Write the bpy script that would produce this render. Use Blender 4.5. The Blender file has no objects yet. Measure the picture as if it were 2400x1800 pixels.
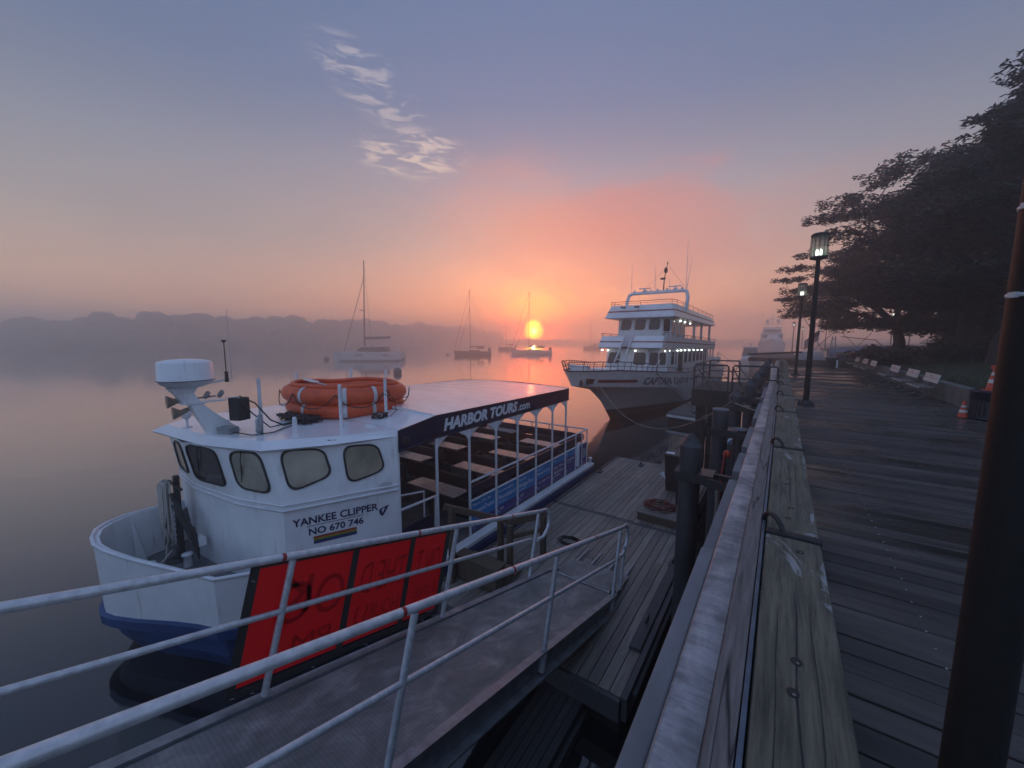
import bpy, bmesh, math, random
from mathutils import Vector, Matrix, noise
sc = bpy.context.scene
COL = sc.collection
R = math.radians
SKY_GAIN = 0.92; SUN_E = 2.0
HAZE_D = 0.0074; HAZE_G = .72; HAZE_C = (.985, .985, .962, 1)
random.seed(7)

# ---------------------------------------------------------------- camera
CAMZ = 4.6
PITCH = R(6.5216); YAW = R(35.0)          # pier runs along +Y, the camera looks out over the water
cd = bpy.data.cameras.new('camera')
cd.sensor_width = 36.0
cd.lens = 36.0 * 901.0 / 2400.0
cd.clip_start = 0.05; cd.clip_end = 6000
cam = bpy.data.objects.new('camera', cd); COL.objects.link(cam)
cam.location = (0, 0, CAMZ)
cam.rotation_euler = (math.pi / 2 - PITCH, 0, YAW)
sc.camera = cam
sc.view_settings.view_transform = 'Standard'
sc.view_settings.look = 'None'
sc.view_settings.exposure = 0.0
sc.view_settings.gamma = 1.0
cy = sc.cycles
cy.max_bounces = 8; cy.diffuse_bounces = 3; cy.glossy_bounces = 4
cy.transmission_bounces = 4; cy.transparent_max_bounces = 12; cy.volume_bounces = 3
cy.caustics_reflective = False; cy.caustics_refractive = False
cy.sample_clamp_indirect = 6.0
cy.use_denoising = True

# ---------------------------------------------------------------- sky and sun
SUN_EL = R(1.35); SUN_AZ = R(31.8)        # azimuth to the left of +Y
SUN_DIR = Vector((-math.sin(SUN_AZ) * math.cos(SUN_EL), math.cos(SUN_AZ) * math.cos(SUN_EL), math.sin(SUN_EL)))

def lin(r, g, b):
    f = lambda c: (c / 255 / 12.92) if c <= 10 else ((c / 255 + 0.055) / 1.055) ** 2.4
    return (f(r), f(g), f(b), 1.0)

class NT:
    """small helper to write node trees"""
    def __init__(s, tree): s.t = tree; s.t.nodes.clear()
    def n(s, kind, **kw):
        nd = s.t.nodes.new(kind)
        for k, v in kw.items():
            if k.startswith('i_'): nd.inputs[k[2:].replace('_', ' ')].default_value = v
            else: setattr(nd, k, v)
        return nd
    def l(s, a, b): s.t.links.new(a, b)
    def math(s, op, a, b=None, c=None, clamp=False):
        nd = s.t.nodes.new('ShaderNodeMath'); nd.operation = op; nd.use_clamp = clamp
        for i, v in enumerate((a, b, c)):
            if v is None: continue
            if isinstance(v, (int, float)): nd.inputs[i].default_value = v
            else: s.l(v, nd.inputs[i])
        return nd.outputs[0]
    def ramp(s, fac, stops, interp='LINEAR'):
        nd = s.t.nodes.new('ShaderNodeValToRGB'); cr = nd.color_ramp; cr.interpolation = interp
        while len(cr.elements) < len(stops): cr.elements.new(0.5)
        for e, (p, c) in zip(cr.elements, stops):
            e.position = p; e.color = c if len(c) == 4 else (*c, 1)
        s.l(fac, nd.inputs[0]); return nd.outputs[0]
    def mix(s, fac, a, b, mode='MIX'):
        nd = s.t.nodes.new('ShaderNodeMix'); nd.data_type = 'RGBA'; nd.blend_type = mode
        for sock, v in ((nd.inputs[0], fac), (nd.inputs[6], a), (nd.inputs[7], b)):
            if isinstance(v, (int, float)): sock.default_value = v
            elif isinstance(v, tuple): sock.default_value = v if len(v) == 4 else (*v, 1)
            else: s.l(v, sock)
        return nd.outputs[2]

SKT = [lin(255,150,84), lin(255,160,92), lin(240,166,124), lin(186,158,152), lin(150,150,168), lin(108,130,170), lin(98,124,168), lin(150,175,222)]
SKB = [lin(138, 160, 196), lin(148, 176, 222), lin(140, 168, 220), lin(150, 175, 222)]
SKA = [lin(172,158,148), lin(176,162,146), lin(158,152,144), lin(132,138,144), lin(116,128,148), lin(92,113,148), lin(88,110,150), lin(150,175,222)]
world = bpy.data.worlds.new('World'); sc.world = world; world.use_nodes = True
w = NT(world.node_tree)
tc = w.n('ShaderNodeTexCoord')
d = tc.outputs['Generated']
sep = w.n('ShaderNodeSeparateXYZ'); w.l(d, sep.inputs[0])
dz = sep.outputs[2]
el = w.math('DIVIDE', w.math('ARCSINE', dz), math.pi / 2, clamp=True)        # 0 at the horizon, 1 overhead
# angle to the sun along the horizon
dot = w.n('ShaderNodeVectorMath', operation='DOT_PRODUCT')
nrm = w.n('ShaderNodeVectorMath', operation='NORMALIZE'); flat = w.n('ShaderNodeVectorMath', operation='MULTIPLY')
flat.inputs[1].default_value = (1, 1, 0); w.l(d, flat.inputs[0]); w.l(flat.outputs[0], nrm.inputs[0])
w.l(nrm.outputs[0], dot.inputs[0]); dot.inputs[1].default_value = Vector((SUN_DIR.x, SUN_DIR.y, 0)).normalized()
azd = w.math('DIVIDE', w.math('ARCCOSINE', dot.outputs['Value']), math.pi)  # 0 towards the sun, 1 opposite
near = w.ramp(azd, [(0.0, (1, 1, 1)), (0.10, (.86, .86, .86)), (0.22, (.45, .45, .45)), (0.42, (.12, .12, .12)), (0.7, (0, 0, 0))], 'B_SPLINE')
g = lambda e: e / 90.0
toward = w.ramp(el, [(0.0, SKT[0]), (g(3), SKT[1]), (g(7), SKT[2]), (g(13), SKT[3]), (g(20), SKT[4]), (g(29), SKT[5]), (g(42), SKT[6]), (1, SKT[7])])
away = w.ramp(el, [(0.0, SKA[0]), (g(3), SKA[1]), (g(7), SKA[2]), (g(13), SKA[3]), (g(20), SKA[4]), (g(29), SKA[5]), (g(42), SKA[6]), (1, SKA[7])])
sky = w.mix(near, away, toward)
behind = w.ramp(azd, [(0.36, (0, 0, 0)), (0.62, (1, 1, 1))], 'EASE')
back = w.ramp(el, [(0.0, SKB[0]), (g(15), SKB[1]), (g(40), SKB[2]), (1, SKB[3])])
sky = w.mix(behind, sky, back)
# the air near the horizon is the brightest part of this sky
gain = w.ramp(el, [(0.0, (2.1, 2.0, 1.8)), (g(6), (1.75, 1.65, 1.55)), (g(14), (1.25, 1.25, 1.22)), (g(25), (.98, .97, .97)), (g(40), (.90, .90, .92))])
sky = w.mix(1.0, sky, gain, 'MULTIPLY')
def vdot(v):
    k = w.n('ShaderNodeVectorMath', operation='DOT_PRODUCT'); w.l(d, k.inputs[0]); k.inputs[1].default_value = v
    return k.outputs['Value']
def frame(dv):
    dv = Vector(dv).normalized(); ex_ = dv.cross(Vector((0, 0, 1))).normalized(); return vdot(ex_), vdot(ex_.cross(dv)), vdot(dv)
# reddish banks of mist above the sun and to its right
mp = w.n('ShaderNodeMapping'); mp.inputs['Scale'].default_value = (2.2, 2.2, 6.0); w.l(d, mp.inputs[0])
nz = w.n('ShaderNodeTexNoise'); nz.inputs['Scale'].default_value = 2.2; nz.inputs['Detail'].default_value = 5; nz.inputs['Distortion'].default_value = .5
w.l(mp.outputs[0], nz.inputs['Vector'])
wob = w.math('MULTIPLY', w.math('SUBTRACT', nz.outputs['Fac'], 0.5), 1.5)
for dv, rx, ry, amt, cc_ in [((-.33, .90, .245), .25, .10, .85, lin(212, 122, 118)), ((-.58, .78, .27), .16, .11, .55, lin(220, 148, 136)), ((-.05, .97, .20), .22, .12, .45, lin(190, 146, 150)), ((-.80, .45, .20), .34, .14, .50, lin(146, 140, 150))]:
    a_, b_, c_ = frame(dv)
    r_ = w.math('SQRT', w.math('ADD', w.math('POWER', w.math('ABSOLUTE', w.math('DIVIDE', a_, rx)), 2.0), w.math('POWER', w.math('ABSOLUTE', w.math('DIVIDE', b_, ry)), 2.0)))
    k_ = w.ramp(w.math('DIVIDE', w.math('ADD', r_, wob), 1.6), [(0.0, (1, 1, 1)), (0.45, (.75, .75, .75)), (1.0, (0, 0, 0))], 'EASE')
    sky = w.mix(w.math('MULTIPLY', w.math('MULTIPLY', k_, w.math('GREATER_THAN', c_, 0.3)), amt), sky, cc_)
dsun = w.n('ShaderNodeVectorMath', operation='DOT_PRODUCT'); w.l(d, dsun.inputs[0]); dsun.inputs[1].default_value = SUN_DIR
ang = w.math('MULTIPLY', w.math('ARCCOSINE', dsun.outputs['Value']), 180 / math.pi)

glow = w.ramp(w.math('DIVIDE', ang, 9.0), [(0.0, (1, 1, 1)), (0.2, (.85, .85, .85)), (0.42, (.34, .34, .34)), (0.7, (.06, .06, .06)), (1.0, (0, 0, 0))], 'EASE')
sky = w.mix(w.math('MULTIPLY', glow, 0.9), sky, (44.0, 3.4, .15, 1))
disc = w.ramp(w.math('DIVIDE', ang, 2.0), [(0.0, (1, 1, 1)), (0.55, (1, 1, 1)), (0.85, (0, 0, 0))], 'EASE')
core = w.ramp(w.math('DIVIDE', ang, 2.0), [(0.0, (150, 135, 45)), (0.30, (85, 58, .3)), (0.75, (55, 20, .0))])
disc = w.ramp(w.math('DIVIDE', ang, 2.0), [(0.0, (1, 1, 1)), (0.5, (1, 1, 1)), (0.92, (0, 0, 0))], 'EASE')
sky = w.mix(disc, sky, core)
# thin wisps of high cloud
cu, cv, cw = frame((-.685, .56, .468))
cc = w.n('ShaderNodeCombineXYZ'); w.l(cu, cc.inputs[0]); w.l(cv, cc.inputs[1])
def wisp(rot, sc_, seed, lo_, hi_):
    m2 = w.n('ShaderNodeMapping'); m2.inputs['Location'].default_value = (seed, seed * .7, seed); m2.inputs['Rotation'].default_value = (0, 0, R(rot)); m2.inputs['Scale'].default_value = sc_
    w.l(cc.outputs[0], m2.inputs[0])
    n2 = w.n('ShaderNodeTexNoise'); n2.inputs['Scale'].default_value = 1.0; n2.inputs['Detail'].default_value = 9; n2.inputs['Roughness'].default_value = .60; n2.inputs['Distortion'].default_value = .8
    w.l(m2.outputs[0], n2.inputs['Vector']); return w.ramp(n2.outputs['Fac'], [(lo_, (0, 0, 0)), (hi_, (1, 1, 1))], 'EASE')
def blobm(u0, v0, ru, rv, sl_):
    uu = w.math('SUBTRACT', cu, u0); vv = w.math('SUBTRACT', w.math('SUBTRACT', cv, v0), w.math('MULTIPLY', uu, sl_))
    r_ = w.math('SQRT', w.math('ADD', w.math('POWER', w.math('ABSOLUTE', w.math('DIVIDE', uu, ru)), 2.0), w.math('POWER', w.math('ABSOLUTE', w.math('DIVIDE', vv, rv)), 2.0)))
    return w.ramp(r_, [(0.0, (1, 1, 1)), (0.5, (.9, .9, .9)), (1.0, (0, 0, 0))], 'EASE')
upper = w.math('MULTIPLY', wisp(28, (17, 62, 1), 3.3, .46, .66), blobm(-.04, .035, .13, .07, -.45))
lower = w.math('MULTIPLY', wisp(-6, (16, 66, 1), 7.1, .45, .64), blobm(.035, -.07, .14, .06, .05))
cl = w.math('MAXIMUM', w.math('MULTIPLY', upper, .65), lower)
cl = w.math('MULTIPLY', cl, w.math('GREATER_THAN', cw, 0.5))
ccol = w.ramp(el, [(g(17), lin(255, 222, 190)), (g(32), lin(222, 210, 212))])
sky = w.mix(w.math('MULTIPLY', cl, 0.72), sky, ccol)
# the physical sky of the same hour, seen faintly through the gradient
nis = w.n('ShaderNodeTexSky', sky_type='NISHITA'); nis.sun_disc = False
nis.sun_elevation = SUN_EL; nis.sun_rotation = -SUN_AZ; nis.air_density = 1.2; nis.dust_density = 2.0
b1 = w.n('ShaderNodeBackground'); w.l(sky, b1.inputs[0]); b1.inputs[1].default_value = SKY_GAIN
b2 = w.n('ShaderNodeBackground'); w.l(nis.outputs[0], b2.inputs[0]); b2.inputs[1].default_value = 0.05
ad = w.n('ShaderNodeAddShader'); w.l(b1.outputs[0], ad.inputs[0]); w.l(b2.outputs[0], ad.inputs[1])
wo = w.n('ShaderNodeOutputWorld'); w.l(ad.outputs[0], wo.inputs[0])

sl = bpy.data.lights.new('sun', 'SUN'); sl.energy = SUN_E; sl.angle = R(0.5); sl.color = (1.0, 0.26, 0.08)
sun = bpy.data.objects.new('sun', sl); COL.objects.link(sun)
sun.rotation_euler = SUN_DIR.to_track_quat('Z', 'Y').to_euler()

# ================================================================ mesh helpers
def V(*a): return Vector(a)
class MB:
    def __init__(s): s.v = []; s.f = []; s.mi = []; s.sm = []; s.cur = 0
    def add(s, vs, fs, smooth=False):
        b = len(s.v); s.v += [tuple(p) for p in vs]
        for f in fs: s.f.append(tuple(i + b for i in f)); s.mi.append(s.cur); s.sm.append(smooth)
        return s
    def box(s, c, sz, rz=0.0, m=None):
        x, y, z = sz[0] / 2, sz[1] / 2, sz[2] / 2
        mt = Matrix.Translation(c) @ (m if m else Matrix.Rotation(rz, 4, 'Z'))
        vs = [mt @ Vector((i * x, j * y, k * z)) for k in (-1, 1) for j in (-1, 1) for i in (-1, 1)]
        return s.add(vs, [(0, 2, 3, 1), (4, 5, 7, 6), (0, 1, 5, 4), (2, 6, 7, 3), (0, 4, 6, 2), (1, 3, 7, 5)])
    def mm(s, x0, x1, y0, y1, z0, z1): return s.box(((x0 + x1) / 2, (y0 + y1) / 2, (z0 + z1) / 2), (x1 - x0, y1 - y0, z1 - z0))
    def beam(s, p0, p1, w_, h_, up=(0, 0, 1)):
        p0, p1 = Vector(p0), Vector(p1); dd = (p1 - p0)
        L = dd.length; dd = dd / L; sx = dd.cross(Vector(up)); sx.normalize(); uz = sx.cross(dd)
        m = Matrix((sx, dd, uz)).transposed().to_4x4()
        return s.box((p0 + p1) / 2, (w_, L, h_), m=m)
    def tube(s, pts, r, n=8, closed=False, cap=True):
        pts = [Vector(p) for p in pts]; k = len(pts)
        rs = r if isinstance(r, (list, tuple)) else [r] * k
        T = []
        for i in range(k):
            a = pts[(i - 1) % k] if (closed or i > 0) else pts[i]
            b = pts[(i + 1) % k] if (closed or i < k - 1) else pts[i]
            t = (b - a); T.append(t.normalized() if t.length > 1e-9 else Vector((0, 0, 1)))
        up = Vector((0, 0, 1)) if abs(T[0].z) < .9 else Vector((1, 0, 0))
        nx = T[0].cross(up).normalized(); vs = []
        for i in range(k):
            nx = (nx - T[i] * nx.dot(T[i])); nx.normalize(); ny = T[i].cross(nx)
            for j in range(n):
                a = 2 * math.pi * j / n; vs.append(pts[i] + (nx * math.cos(a) + ny * math.sin(a)) * rs[i])
        fs = []
        for i in range(k if closed else k - 1):
            a = i * n; b = ((i + 1) % k) * n
            for j in range(n): fs.append((a + j, a + (j + 1) % n, b + (j + 1) % n, b + j))
        s.add(vs, fs, True)
        if cap and not closed:
            s.add([vs[j] for j in range(n)], [tuple(range(n))[::-1]]); s.add([vs[(k - 1) * n + j] for j in range(n)], [tuple(range(n))])
        return s
    def lathe(s, c, prof, n=20, m=None, smooth=True):
        c = Vector(c); vs = []
        for (r, z) in prof:
            for j in range(n):
                a = 2 * math.pi * j / n; p = Vector((r * math.cos(a), r * math.sin(a), z))
                vs.append(c + (m @ p if m else p))
        fs = []
        for i in range(len(prof) - 1):
            for j in range(n): fs.append((i * n + j, i * n + (j + 1) % n, (i + 1) * n + (j + 1) % n, (i + 1) * n + j))
        s.add(vs, fs, smooth)
        if prof[0][0] > 1e-6: s.add(vs[:n], [tuple(range(n))[::-1]])
        if prof[-1][0] > 1e-6: s.add(vs[-n:], [tuple(range(n))])
        return s
    def prism(s, poly, z0, z1):
        n = len(poly); vs = [(p[0], p[1], z0) for p in poly] + [(p[0], p[1], z1) for p in poly]
        fs = [tuple(range(n))[::-1], tuple(range(n, 2 * n))] + [(i, (i + 1) % n, (i + 1) % n + n, i + n) for i in range(n)]
        return s.add(vs, fs)
    def slab(s, poly3, th):
        """polygon of 3-D points given a thickness along its normal"""
        P = [Vector(p) for p in poly3]; nr = Vector((0, 0, 0))
        for i in range(len(P)): nr += P[i].cross(P[(i + 1) % len(P)])
        nr.normalize(); n = len(P)
        vs = P + [p + nr * th for p in P]
        return s.add(vs, [tuple(range(n))[::-1], tuple(range(n, 2 * n))] + [(i, (i + 1) % n, (i + 1) % n + n, i + n) for i in range(n)])
    def loft(s, rows, closed=False, smooth=False, flip=False):
        n = len(rows[0]); vs = [p for r in rows for p in r]; fs = []
        for i in range(len(rows) - 1):
            for j in range(n if closed else n - 1):
                q = (i * n + j, i * n + (j + 1) % n, (i + 1) * n + (j + 1) % n, (i + 1) * n + j)
                fs.append(q[::-1] if flip else q)
        return s.add(vs, fs, smooth)
    def blob(s, c, r, sub=2, amp=.15, fr=1.5, seed=0):
        bm = bmesh.new(); bmesh.ops.create_icosphere(bm, subdivisions=sub, radius=1.0)
        c = Vector(c); vs = []
        for v in bm.verts:
            k = 1 + amp * noise.noise(v.co * fr + Vector((seed * 3.1, seed, -seed)))
            vs.append(c + Vector((v.co.x * r[0], v.co.y * r[1], v.co.z * r[2])) * k)
        fs = [tuple(v.index for v in f.verts) for f in bm.faces]; bm.free()
        return s.add(vs, fs, True)
    def build(s, name, mat, parent=None, world=True, bevel=0, fixn=True):
        off = Vector((0, 0, 0))
        if world and parent is not None:
            r = parent
            while r.parent is not None: r = r.parent
            off = r.location.copy()
        me = bpy.data.meshes.new(name)
        me.from_pydata([tuple(Vector(p) - off) for p in s.v], [], s.f)
        for m in (mat if isinstance(mat, (list, tuple)) else [mat]): me.materials.append(m)
        for p, mi, sm in zip(me.polygons, s.mi, s.sm): p.material_index = mi; p.use_smooth = sm
        if fixn and len(s.f) < 20000:
            bm = bmesh.new(); bm.from_mesh(me); bmesh.ops.recalc_face_normals(bm, faces=bm.faces); bm.to_mesh(me); bm.free()
        me.update()
        o = bpy.data.objects.new(name, me); COL.objects.link(o)
        if parent is not None: o.parent = parent
        if bevel:
            b = o.modifiers.new('bevel', 'BEVEL'); b.width = bevel; b.segments = 2; b.limit_method = 'ANGLE'; b.angle_limit = R(40)
        return o

def thing(name, label, cat, loc=(0, 0, 0), rz=0, group=None):
    o = bpy.data.objects.new(name, None); COL.objects.link(o); o.empty_display_size = .1
    o.location = loc; o.rotation_euler = (0, 0, rz); tag(o, label, cat, group); return o
def tag(o, label=None, cat=None, group=None, kind=None):
    if label: o['label'] = label
    if cat: o['category'] = cat
    if group: o['group'] = group
    if kind: o['kind'] = kind
    return o
def copy_tree(o, parent=None, loc=None, rz=None, label=None):
    c = o.copy(); COL.objects.link(c)
    if parent is not None: c.parent = parent
    if loc is not None: c.location = loc
    if rz is not None: c.rotation_euler = (0, 0, rz)
    if label: c['label'] = label
    for ch in [x for x in COL.objects if x.parent == o]: copy_tree(ch, c)
    return c

def text(name, s, mat, parent, org, xd, up, h, width=None, shear=0.0, bold=0.0, th=.003, mapf=None, world=True, mirror=False, center=False, sub=None):
    cu = bpy.data.curves.new(name, 'FONT'); cu.body = s; cu.shear = shear; cu.offset = bold; cu.extrude = 0.0; cu.resolution_u = 3
    cu.align_x = 'CENTER' if center else 'LEFT'
    to = bpy.data.objects.new(name, cu); COL.objects.link(to)
    dg = bpy.context.evaluated_depsgraph_get(); me = bpy.data.meshes.new_from_object(to.evaluated_get(dg))
    bpy.data.objects.remove(to); bpy.data.curves.remove(cu)
    if sub:
        bm = bmesh.new(); bm.from_mesh(me); bmesh.ops.subdivide_edges(bm, edges=[e for e in bm.edges if e.calc_length() > sub], cuts=2); bmesh.ops.triangulate(bm, faces=bm.faces); bm.to_mesh(me); bm.free()
    xs = [v.co.x for v in me.vertices]; ys = [v.co.y for v in me.vertices]
    hh = 0.73; x0 = min(xs); W = max(xs) - x0
    sx = (width / W) if width else h / hh; sy = h / hh
    if center: x0 = 0
    org = Vector(org); xd = Vector(xd).normalized(); up = Vector(up).normalized(); nr = xd.cross(up)
    off = Vector((0, 0, 0))
    if world and parent is not None:
        r = parent
        while r.parent is not None: r = r.parent
        off = r.location.copy()
    for v in me.vertices:
        a = (v.co.x - x0) * sx; b = v.co.y * sy
        if mirror: a = -a
        v.co = (Vector(mapf(a, b)) if mapf else org + xd * a + up * b + nr * th) - off
    me.materials.clear(); me.materials.append(mat)
    o = bpy.data.objects.new(name, me); COL.objects.link(o)
    if parent is not None: o.parent = parent
    return o

# ================================================================ materials
def _m(name):
    m = bpy.data.materials.new(name); m.use_nodes = True
    t = NT(m.node_tree); p = t.n('ShaderNodeBsdfPrincipled'); o = t.n('ShaderNodeOutputMaterial'); t.l(p.outputs[0], o.inputs[0])
    c = t.n('ShaderNodeTexCoord'); return m, t, p, c.outputs['Object']
def noise_(t, co, scale, detail=4, rough=.55, st=(1, 1, 1), dist=0.0):
    mp_ = t.n('ShaderNodeMapping'); mp_.inputs['Scale'].default_value = st; t.l(co, mp_.inputs[0])
    n_ = t.n('ShaderNodeTexNoise'); n_.inputs['Scale'].default_value = scale; n_.inputs['Detail'].default_value = detail
    n_.inputs['Roughness'].default_value = rough; n_.inputs['Distortion'].default_value = dist; t.l(mp_.outputs[0], n_.inputs['Vector']); return n_.outputs['Fac']
def bump_(t, p, hgt, st, dist=.01):
    b = t.n('ShaderNodeBump'); b.inputs['Strength'].default_value = st; b.inputs['Distance'].default_value = dist
    t.l(hgt, b.inputs['Height']); t.l(b.outputs[0], p.inputs['Normal'])
def mat(name, c1, c2=None, rough=.5, metal=0.0, scale=6, st=(1, 1, 1), bump=.1, bd=.004, rv=.1, lo=.35, hi=.65, isl=0.0, coat=0.0, detail=5):
    m, t, p, co = _m(name); c2 = c2 or tuple(x * .75 for x in c1)
    f = noise_(t, co, scale, detail, .6, st)
    col = t.ramp(f, [(lo, c2), (hi, c1)])
    if isl:
        g_ = t.n('ShaderNodeNewGeometry'); k = t.math('ADD', t.math('MULTIPLY', g_.outputs['Random Per Island'], isl), 1 - isl * .6)
        hs = t.n('ShaderNodeHueSaturation'); t.l(k, hs.inputs['Value']); t.l(col, hs.inputs['Color']); col = hs.outputs[0]
    t.l(col, p.inputs['Base Color']); p.inputs['Metallic'].default_value = metal
    t.l(t.math('ADD', t.math('MULTIPLY', f, rv), rough - rv / 2), p.inputs['Roughness'])
    if coat: p.inputs['Coat Weight'].default_value = coat; p.inputs['Coat Roughness'].default_value = .15
    if bump: bump_(t, p, noise_(t, co, scale * 3, 5, .65, st), bump, bd)
    return m
def wood(name, c1, c2, axis, rough=.75, isl=.45, scale=5, grain=26, bump=.35, patch=None, patch_lo=.58, wet=0.0, crack=0.0):
    m, t, p, co = _m(name)
    st = {'x': (.06, 1, 1), 'y': (1, .06, 1), 'z': (1, 1, .06)}[axis]
    gi = t.n('ShaderNodeNewGeometry')
    # shift the grain from board to board
    sh = t.n('ShaderNodeVectorMath', operation='ADD'); cx_ = t.n('ShaderNodeCombineXYZ')
    k = t.math('MULTIPLY', gi.outputs['Random Per Island'], 37.0)
    for i in range(3): t.l(k, cx_.inputs[i])
    t.l(co, sh.inputs[0]); t.l(cx_.outputs[0], sh.inputs[1]); cs = sh.outputs[0]
    f = noise_(t, cs, grain, 6, .7, st, .3); b = noise_(t, cs, scale * .35, 4, .6, (1, 1, 1))
    col = t.ramp(f, [(.32, c2), (.62, c1)])
    col = t.mix(t.ramp(b, [(.35, (0, 0, 0)), (.7, (.55, .55, .55))]), col, tuple(x * .55 for x in c1))
    hs = t.n('ShaderNodeHueSaturation'); t.l(t.math('ADD', t.math('MULTIPLY', gi.outputs['Random Per Island'], isl), 1 - isl * .5), hs.inputs['Value']); t.l(col, hs.inputs['Color']); col = hs.outputs[0]
    h = f
    if patch:
        pf = noise_(t, co, 3.4, 9, .72, {'x': (.5, 1, 1), 'y': (1, .45, 1), 'z': (1, 1, .5)}[axis], .7)
        pm = t.ramp(pf, [(patch_lo, (0, 0, 0)), (patch_lo + .035, (1, 1, 1))]); col = t.mix(t.math('MULTIPLY', pm, .8), col, patch)
    if crack:
        cf = noise_(t, cs, crack, 2, .4, {'x': (.03, 1, 1), 'y': (1, .03, 1), 'z': (1, 1, .03)}[axis], .15)
        ck = t.ramp(t.math('ABSOLUTE', t.math('SUBTRACT', cf, .5)), [(.0, (0, 0, 0)), (.012, (1, 1, 1))])
        col = t.mix(ck, tuple(x * .12 for x in c2), col); h = t.math('MULTIPLY', f, ck)
    t.l(col, p.inputs['Base Color'])
    rf = noise_(t, co, 1.1, 4, .6, (.5, 1, 1))
    t.l(t.math('SUBTRACT', rough, t.math('MULTIPLY', t.ramp(rf, [(.42, (0, 0, 0)), (.62, (1, 1, 1))]), wet)), p.inputs['Roughness'])
    bump_(t, p, h, bump, .004); return m
def glow(name, c, s):
    m = bpy.data.materials.new(name); m.use_nodes = True; t = NT(m.node_tree)
    e = t.n('ShaderNodeEmission'); e.inputs[0].default_value = (*c, 1); e.inputs[1].default_value = s
    o = t.n('ShaderNodeOutputMaterial'); t.l(e.outputs[0], o.inputs[0]); return m

def whitem(name, streak=.75, rough=.3):
    m, t, p, co = _m(name); a = noise_(t, co, 1.6, 5, .6); b = noise_(t, co, 9.0, 6, .7, (1, 1, .10), .3); c = noise_(t, co, 2.3, 3, .5)
    col = t.ramp(a, [(.3, (.68, .70, .71)), (.6, (.80, .81, .815))])
    k = t.math('MULTIPLY', t.ramp(b, [(.52, (0, 0, 0)), (.72, (1, 1, 1))]), t.ramp(c, [(.42, (0, 0, 0)), (.65, (1, 1, 1))]))
    col = t.mix(t.math('MULTIPLY', k, streak), col, (.40, .33, .26)); d_ = noise_(t, co, 26.0, 4, .6); col = t.mix(t.ramp(d_, [(.70, (0, 0, 0)), (.76, (.6, .6, .6))]), col, (.30, .27, .24))
    t.l(col, p.inputs['Base Color']); t.l(t.math('ADD', rough - .05, t.math('MULTIPLY', a, .15)), p.inputs['Roughness']); bump_(t, p, noise_(t, co, 2.5, 3, .5), .06, .02); return m
WHITE = whitem('white_paint')
WHITE2 = mat('white_tube_paint', (.74, .75, .77), (.6, .61, .63), .35, scale=5, bump=.03)
ROOFG = mat('glossy_white_deck_paint', (.80, .81, .83), (.70, .71, .73), .15, scale=1.5, bump=.15, bd=.006, rv=.10)
ROOFW = mat('white_roof', (.80, .80, .81), (.70, .69, .70), .14, scale=1.3, st=(1, 2.4, 1), bump=.5, bd=.012, rv=.12, detail=3)
NAVY = mat('navy_paint', (.012, .014, .045), (.008, .009, .03), .42, scale=3)
BLUEHULL = mat('blue_hull_paint', (.02, .065, .20), (.012, .035, .12), .5, scale=2.2, bump=.1)
GREYHULL = mat('grey_hull_paint', (.76, .76, .76), (.66, .66, .66), .5, scale=.6, bump=.04)
REDHULL = mat('antifouling_paint', (.075, .022, .02), (.04, .018, .018), .65, scale=1.1)
REDLINE = mat('red_line_paint', (.24, .03, .03), (.18, .025, .03), .5)
GREYDECK = mat('grey_deck_paint', (.16, .165, .17), (.09, .09, .095), .7, scale=5, bump=.2)
DARKIN = mat('dark_seat_vinyl', (.05, .05, .055), (.035, .035, .038), .6, scale=8)
TABLE = mat('table_laminate', (.50, .42, .40), (.36, .30, .28), .22, scale=9, bump=.05, rv=.2)
BLACK = mat('black_rubber', (.012, .012, .013), (.02, .02, .02), .6, scale=14)
BLACKM = mat('black_steel', (.018, .018, .02), (.03, .028, .027), .45, scale=9, bump=.15)
BRONZE = mat('dark_bronze_steel', (.014, .011, .010), (.008, .007, .006), .62, scale=40, bump=.5, bd=.002, metal=.3)
ALU = mat('aluminium_tube', (.70, .72, .74), (.50, .52, .54), .38, metal=.35, scale=16, bump=.08, rv=.2)
ALU2 = mat('aluminium_beam', (.32, .34, .36), (.2, .21, .22), .5, metal=.5, scale=7, bump=.1)
def galvm():
    m, t, p, co = _m('galvanised_plate'); a = noise_(t, co, 6.0, 9, .72, (.6, 2.4, 1), .6); b = noise_(t, co, 1.7, 6, .6, (2, 1, 1), .6); c = noise_(t, co, 40.0, 4, .7, (.3, 2.2, 1))
    k = t.math('ADD', t.math('MULTIPLY', a, .40), t.math('ADD', t.math('MULTIPLY', b, .60), t.math('MULTIPLY', c, .10)))
    col = t.ramp(k, [(.42, (.15, .155, .16)), (.52, (.22, .23, .24)), (.60, (.34, .355, .37)), (.70, (.46, .48, .50))]); t.l(col, p.inputs['Base Color'])
    p.inputs['Metallic'].default_value = .35; t.l(t.math('SUBTRACT', .85, t.math('MULTIPLY', k, .6)), p.inputs['Roughness']); bump_(t, p, a, .3, .004); return m
GALV = galvm()
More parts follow.
